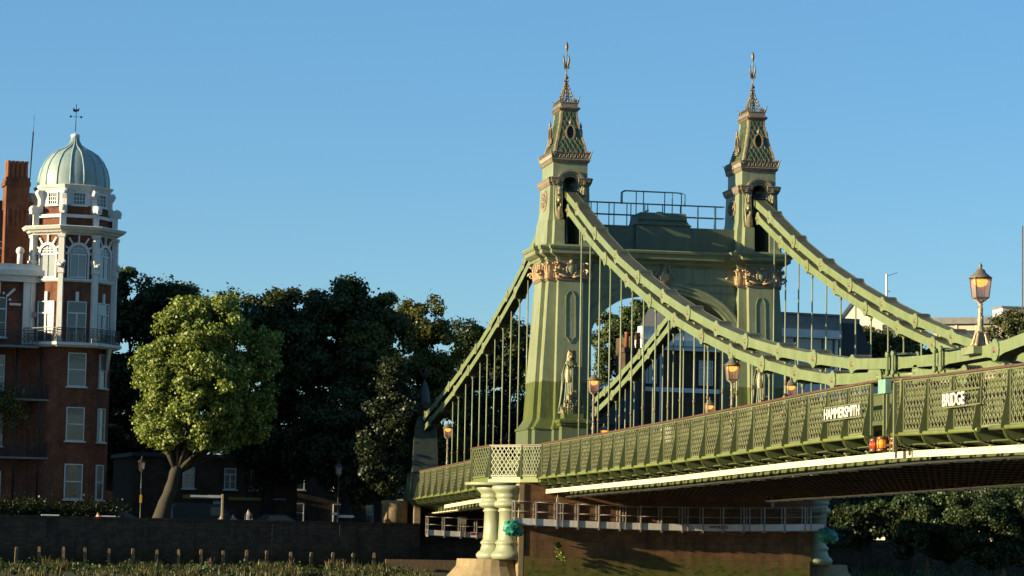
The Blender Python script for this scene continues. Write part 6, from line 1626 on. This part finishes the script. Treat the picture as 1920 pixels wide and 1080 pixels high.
bgtree('tallest dark tree with a ragged pointed top, left of the abutment', 648, 211, [(640, 590, 60, 52, 0), (655, 548, 24, 26, 0), (620, 660, 70, 70, 0), (690, 660, 60, 80, 0), (650, 770, 80, 80, 0), (640, 860, 80, 60, 0), (590, 600, 35, 30, 0)], 75000, .21, clump=.9)
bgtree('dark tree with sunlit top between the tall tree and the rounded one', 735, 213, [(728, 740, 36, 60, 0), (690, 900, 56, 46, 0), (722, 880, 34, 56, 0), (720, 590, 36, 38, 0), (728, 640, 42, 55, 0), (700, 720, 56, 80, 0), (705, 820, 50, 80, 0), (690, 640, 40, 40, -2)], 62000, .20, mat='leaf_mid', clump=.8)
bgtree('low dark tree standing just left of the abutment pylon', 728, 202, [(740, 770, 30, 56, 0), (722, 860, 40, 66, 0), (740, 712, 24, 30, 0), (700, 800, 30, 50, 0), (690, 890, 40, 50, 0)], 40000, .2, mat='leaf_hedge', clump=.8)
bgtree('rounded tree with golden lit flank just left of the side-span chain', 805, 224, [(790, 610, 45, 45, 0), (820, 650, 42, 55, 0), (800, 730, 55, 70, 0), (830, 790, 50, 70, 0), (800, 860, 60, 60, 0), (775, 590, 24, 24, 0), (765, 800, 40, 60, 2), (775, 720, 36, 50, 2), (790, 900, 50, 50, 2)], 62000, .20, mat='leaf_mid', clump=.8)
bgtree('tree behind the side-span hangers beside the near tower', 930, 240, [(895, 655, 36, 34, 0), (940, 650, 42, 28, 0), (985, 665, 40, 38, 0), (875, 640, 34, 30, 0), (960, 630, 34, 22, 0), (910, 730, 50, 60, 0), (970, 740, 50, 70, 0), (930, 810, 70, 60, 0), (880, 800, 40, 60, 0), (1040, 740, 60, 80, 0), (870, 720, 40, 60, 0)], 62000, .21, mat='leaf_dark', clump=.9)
tL = at(1180, 900, D=255)
tree('broadleaf_tree', 'green tree with an airy crown filling the lower left of the arch', (tL.x, tL.y), 3.3, lobes_px([(1205, 596, 38, 32, 0), (1170, 625, 40, 34, 0), (1222, 620, 36, 44, 0), (1140, 645, 30, 26, 0), (1132, 600, 14, 10, 0), (1190, 665, 44, 30, 0), (1138, 690, 20, 20, 0), (1250, 600, 26, 30, 0), (1130, 720, 14, 20, 0)], 255), 46000, .19, M['leaf_arch'], .35, .7, BG)
tR = at(1670, 900, D=245)
tree('broadleaf_tree', 'dark green tree right of the slate end, under the far chains', (tR.x, tR.y), 3.3, lobes_px([(1620, 650, 40, 28, 0), (1670, 655, 46, 34, 0), (1710, 665, 40, 36, 0), (1650, 700, 60, 40, 0), (1745, 690, 30, 30, 0), (1600, 690, 20, 20, 0)], 245), 30000, .20, M['leaf_mid'], .35, .9, BG)
tR = at(1890, 900, D=240)
tree('olive_green_tree', 'silvery olive-green tree at the right edge beside the ornate lamp', (tR.x, tR.y), 3.3, lobes_px([(1880, 622, 34, 30, 0), (1910, 618, 30, 36, 0), (1860, 640, 24, 20, 0), (1945, 620, 40, 40, 0)], 240), 22000, .15, M['leaf_olive'], .3, .6, BG)
# willows and scrub on the bank under the deck
def willow(label, base_px, D, L_, n, z0=1.0):
    p = at(base_px, 1050, D=D); return tree('willow', label, (p.x, p.y), z0, lobes_px(L_, D), n, .15, M['leaf_willow'], .16, .6, 'willows on the bank under the bridge', M['bark_light'])
willow('bushy willow on the bank, left one, nearest the pier', 1740, 182, [(1740, 970, 60, 36, 0), (1720, 1015, 45, 30, 0), (1780, 1020, 40, 30, 0), (1700, 955, 40, 24, 0), (1650, 960, 30, 16, 2), (1800, 975, 40, 30, 1)], 42000)
willow('taller willow on the bank at the right edge of the photo', 1880, 178, [(1840, 955, 60, 40, 0), (1900, 960, 60, 50, 0), (1870, 1030, 50, 30, 0), (1920, 1035, 40, 36, 0), (1960, 980, 50, 50, 0), (1800, 940, 40, 25, 2), (1830, 1010, 40, 40, 0)], 38000)
p_ = at(1620, 1000, D=200)
o_ = tree('hedge_shrub', 'low dark shrub on the bank just right of the far column cluster', (p_.x, p_.y), 2.0, lobes_px([(1600, 965, 30, 14, 0), (1640, 975, 50, 22, 0), (1700, 985, 60, 30, 0), (1600, 1000, 40, 25, 0)], 200), 9000, .22, M['leaf_dark'], .12, .7, None, limbs=False); o_['category'] = 'shrub'
p_ = at(1750, 900, D=230)
o_ = tree('dense_tree', 'mass of dark trees beyond the bank at the lower right, seen under the deck', (p_.x, p_.y), 3.3, lobes_px([(1640, 930, 60, 40, 0), (1740, 900, 80, 50, 0), (1850, 880, 90, 60, 0), (1940, 900, 70, 60, 0), (1600, 960, 50, 30, 0), (1700, 965, 90, 40, 0), (1820, 970, 90, 40, 0), (1930, 970, 70, 50, 0), (1620, 915, 40, 30, 0)], 228), 60000, .24, M['leaf_dark'], .35, 1.1)

for k, (x_, y_, h_) in enumerate(((-50, 48, 9), (-54, 60, 11), (-52, 73, 9.5), (-56, 88, 12), (-60, 106, 11))):
    tree('broadleaf_tree', ['round dark tree on the right bank, nearest the willows', 'second dark tree along the right bank', 'third dark tree along the right bank', 'fourth, tallest dark tree along the right bank', 'farthest dark tree along the right bank'][k],
         (x_, y_), 3.3, [(x_, y_, 3.3+h_*.55, 4.5, 5.5, h_*.42), (x_+1, y_-4, 3.3+h_*.4, 3.5, 4, h_*.35), (x_, y_+4, 3.3+h_*.42, 3.5, 4, h_*.35)], 16000, .3, M['leaf_dark'], .35, 1.2, 'trees along the right bank')
def tuft_points(cx, cy, z, r, h, n, lean=.4):
    """blades as narrow quads"""
    vs = []; fs = []
    for k in range(n):
        a = random.uniform(0, 2*PI); q = r*math.sqrt(random.random()); x = cx+q*math.cos(a); y = cy+q*math.sin(a); hh = h*random.uniform(.5, 1.15)
        b = random.uniform(0, 2*PI); l = random.uniform(.1, lean)*hh; w_ = .025+.02*random.random(); c, s_ = math.cos(b), math.sin(b)
        i = len(vs)
        vs += [(x-s_*w_, y+c*w_, z), (x+s_*w_, y-c*w_, z), (x+c*l*.4+s_*w_, y+s_*l*.4-c*w_, z+hh*.6), (x+c*l*.4-s_*w_, y+s_*l*.4+c*w_, z+hh*.6), (x+c*l, y+s_*l, z+hh)]
        fs += [(i, i+1, i+2, i+3), (i+3, i+2, i+4)]
    return vs, fs
# continuous foreshore reeds (nobody could count them)
mb = MB(); random.seed(4)
y = -48.
while y < -8.5:
    xw = wall_x(y); hgt = .55+.35*math.sin(y*.9)+.25*math.sin(y*2.3+1)+.2*math.sin(y*5.1)
    hgt = max(.15, hgt*.48)
    for k in range(6):
        if math.sin(y*1.3+k)+math.sin(y*.47+2*k) < (-.35 if y > -22 else .45): continue
        xx = xw+random.uniform(3.4, 27.0); t_ = (xx-xw)/(12-xw); z_ = .95-1.25*t_**1.4-.05
        vs, fs = tuft_points(xx, y+random.uniform(-.3, .3), z_, .32, (hgt+.15)*random.uniform(.6, 1.5), 26, .6); mb.add(vs, fs)
    y += .24
for k in range(150):
    yy = random.uniform(9.5, 34); xx = -38+random.uniform(0, 26); t_ = max(0, (xx+42)/54); z_ = .95-1.25*t_**1.4-.05
    vs, fs = tuft_points(xx, yy, z_, .8, random.uniform(.5, 1.3), 45, .6); mb.add(vs, fs)
o = mb.build('reeds', M['reed']); tag(o, 'pale green reeds and weeds along the muddy foreshore', 'reeds', None, 'stuff')
# leafy weeds mixed in
pts = []
for k in range(330):
    y = random.uniform(-46, -8.8); xx = wall_x(y)+random.uniform(3.6, 16); t_ = (xx-wall_x(y))/(12-wall_x(y)); r_ = random.uniform(.15, .38); z_ = .95-1.25*t_**1.4+.0
    m_ = 26; q = RNG.normal(size=(m_, 3))*np.array([r_, r_, r_*.9])*.6; q[:, 2] = np.abs(q[:, 2])*1.4; pts.append(q+np.array([xx, y, z_]))
for k in range(260):
    y = random.uniform(9.5, 34); xx = -36+random.uniform(0, 24); t_ = max(0, (xx+42)/54); r_ = random.uniform(.25, .6); m_ = 26
    q = RNG.normal(size=(m_, 3))*r_*.6; q[:, 2] = np.abs(q[:, 2])*1.4; pts.append(q+np.array([xx, y, .95-1.25*t_**1.4+.1]))
P_ = np.concatenate(pts); o = bpy.data.objects.new('weeds', leaves_mesh('weeds', P_, np.tile([0, 0, 1.], (len(P_), 1)), .17, M['leaf_willow'])); COL.objects.link(o); tag(o, 'leafy weeds scattered over the foreshore mud', 'weeds', None, 'stuff')
# garden planting in front of the mansion block
P_ = []
for k in range(150):
    u = random.uniform(-9, 3); q = RNG.normal(size=(60, 3))*np.array([.35, .45, .35]); P_.append(q+np.array([FN+1.6+random.uniform(-.8, .8), u, 4.2+random.uniform(0, .9)]))
P_ = np.concatenate(P_); o = bpy.data.objects.new('garden_hedge', leaves_mesh('garden_hedge', P_, np.tile([0, 0, 1.], (len(P_), 1)), .14, M['leaf_hedge'])); COL.objects.link(o)
o.location = mh.location; o.rotation_euler = mh.rotation_euler; tag(o, 'dark garden hedge along the foot of the mansion block', 'hedge', None, 'stuff')
# climber on the facade at the left edge
P_ = []
for k in range(50): q = RNG.normal(size=(60, 3))*np.array([.25, .4, .35]); P_.append(q+np.array([FX+1.2, random.uniform(-8, -3.6), 12.8-abs(random.gauss(0, .8))]))
P_ = np.concatenate(P_); o = bpy.data.objects.new('climbing_plant', leaves_mesh('climbing_plant', P_, np.tile([1., 0, 0], (len(P_), 1)), .16, M['leaf_mid'])); COL.objects.link(o)
o.location = mh.location; o.rotation_euler = mh.rotation_euler; tag(o, 'leafy climber spilling over the first-floor balcony at the left edge', 'plant')
# weeds sprouting from the pier masonry
for (px, py, r_, lab) in ((1046, 1022, .16, 'small bright weed growing from a joint high on the pier, above a larger one'), (1050, 1042, .26, 'larger leafy weed growing from the pier masonry below the small one')):
    p = at(px, py, X=3.25); q = RNG.normal(size=(90, 3))*r_*.55; q[:, 0] = np.abs(q[:, 0])
    o = bpy.data.objects.new('wall_weed', leaves_mesh('wall_weed', q, np.tile([1., 0, .5], (90, 1)), .12, M['leaf_lit'])); COL.objects.link(o); o.location = p; tag(o, lab, 'weed', 'weeds on the pier')
# brown seed heads among the piles
for k, px in enumerate((395, 545, 617, 640)):
    p = at(px, 1060, X=-33.5); vs, fs = tuft_points(0, 0, 0, .25, 1.0, 60, .35)
    mb = MB(); mb.add(vs, fs); o = mb.build('dry_reed_clump', M['wood']); o.location = (p.x, p.y, .7)
    tag(o, ['dry brown reed clump beside the tenth pile', 'dry brown reed clump beside the thirteenth pile', 'dry brown reed clump left of the sixteenth pile', 'dry brown reed clump touching the sixteenth pile'][k], 'reeds', 'dry reed clumps')
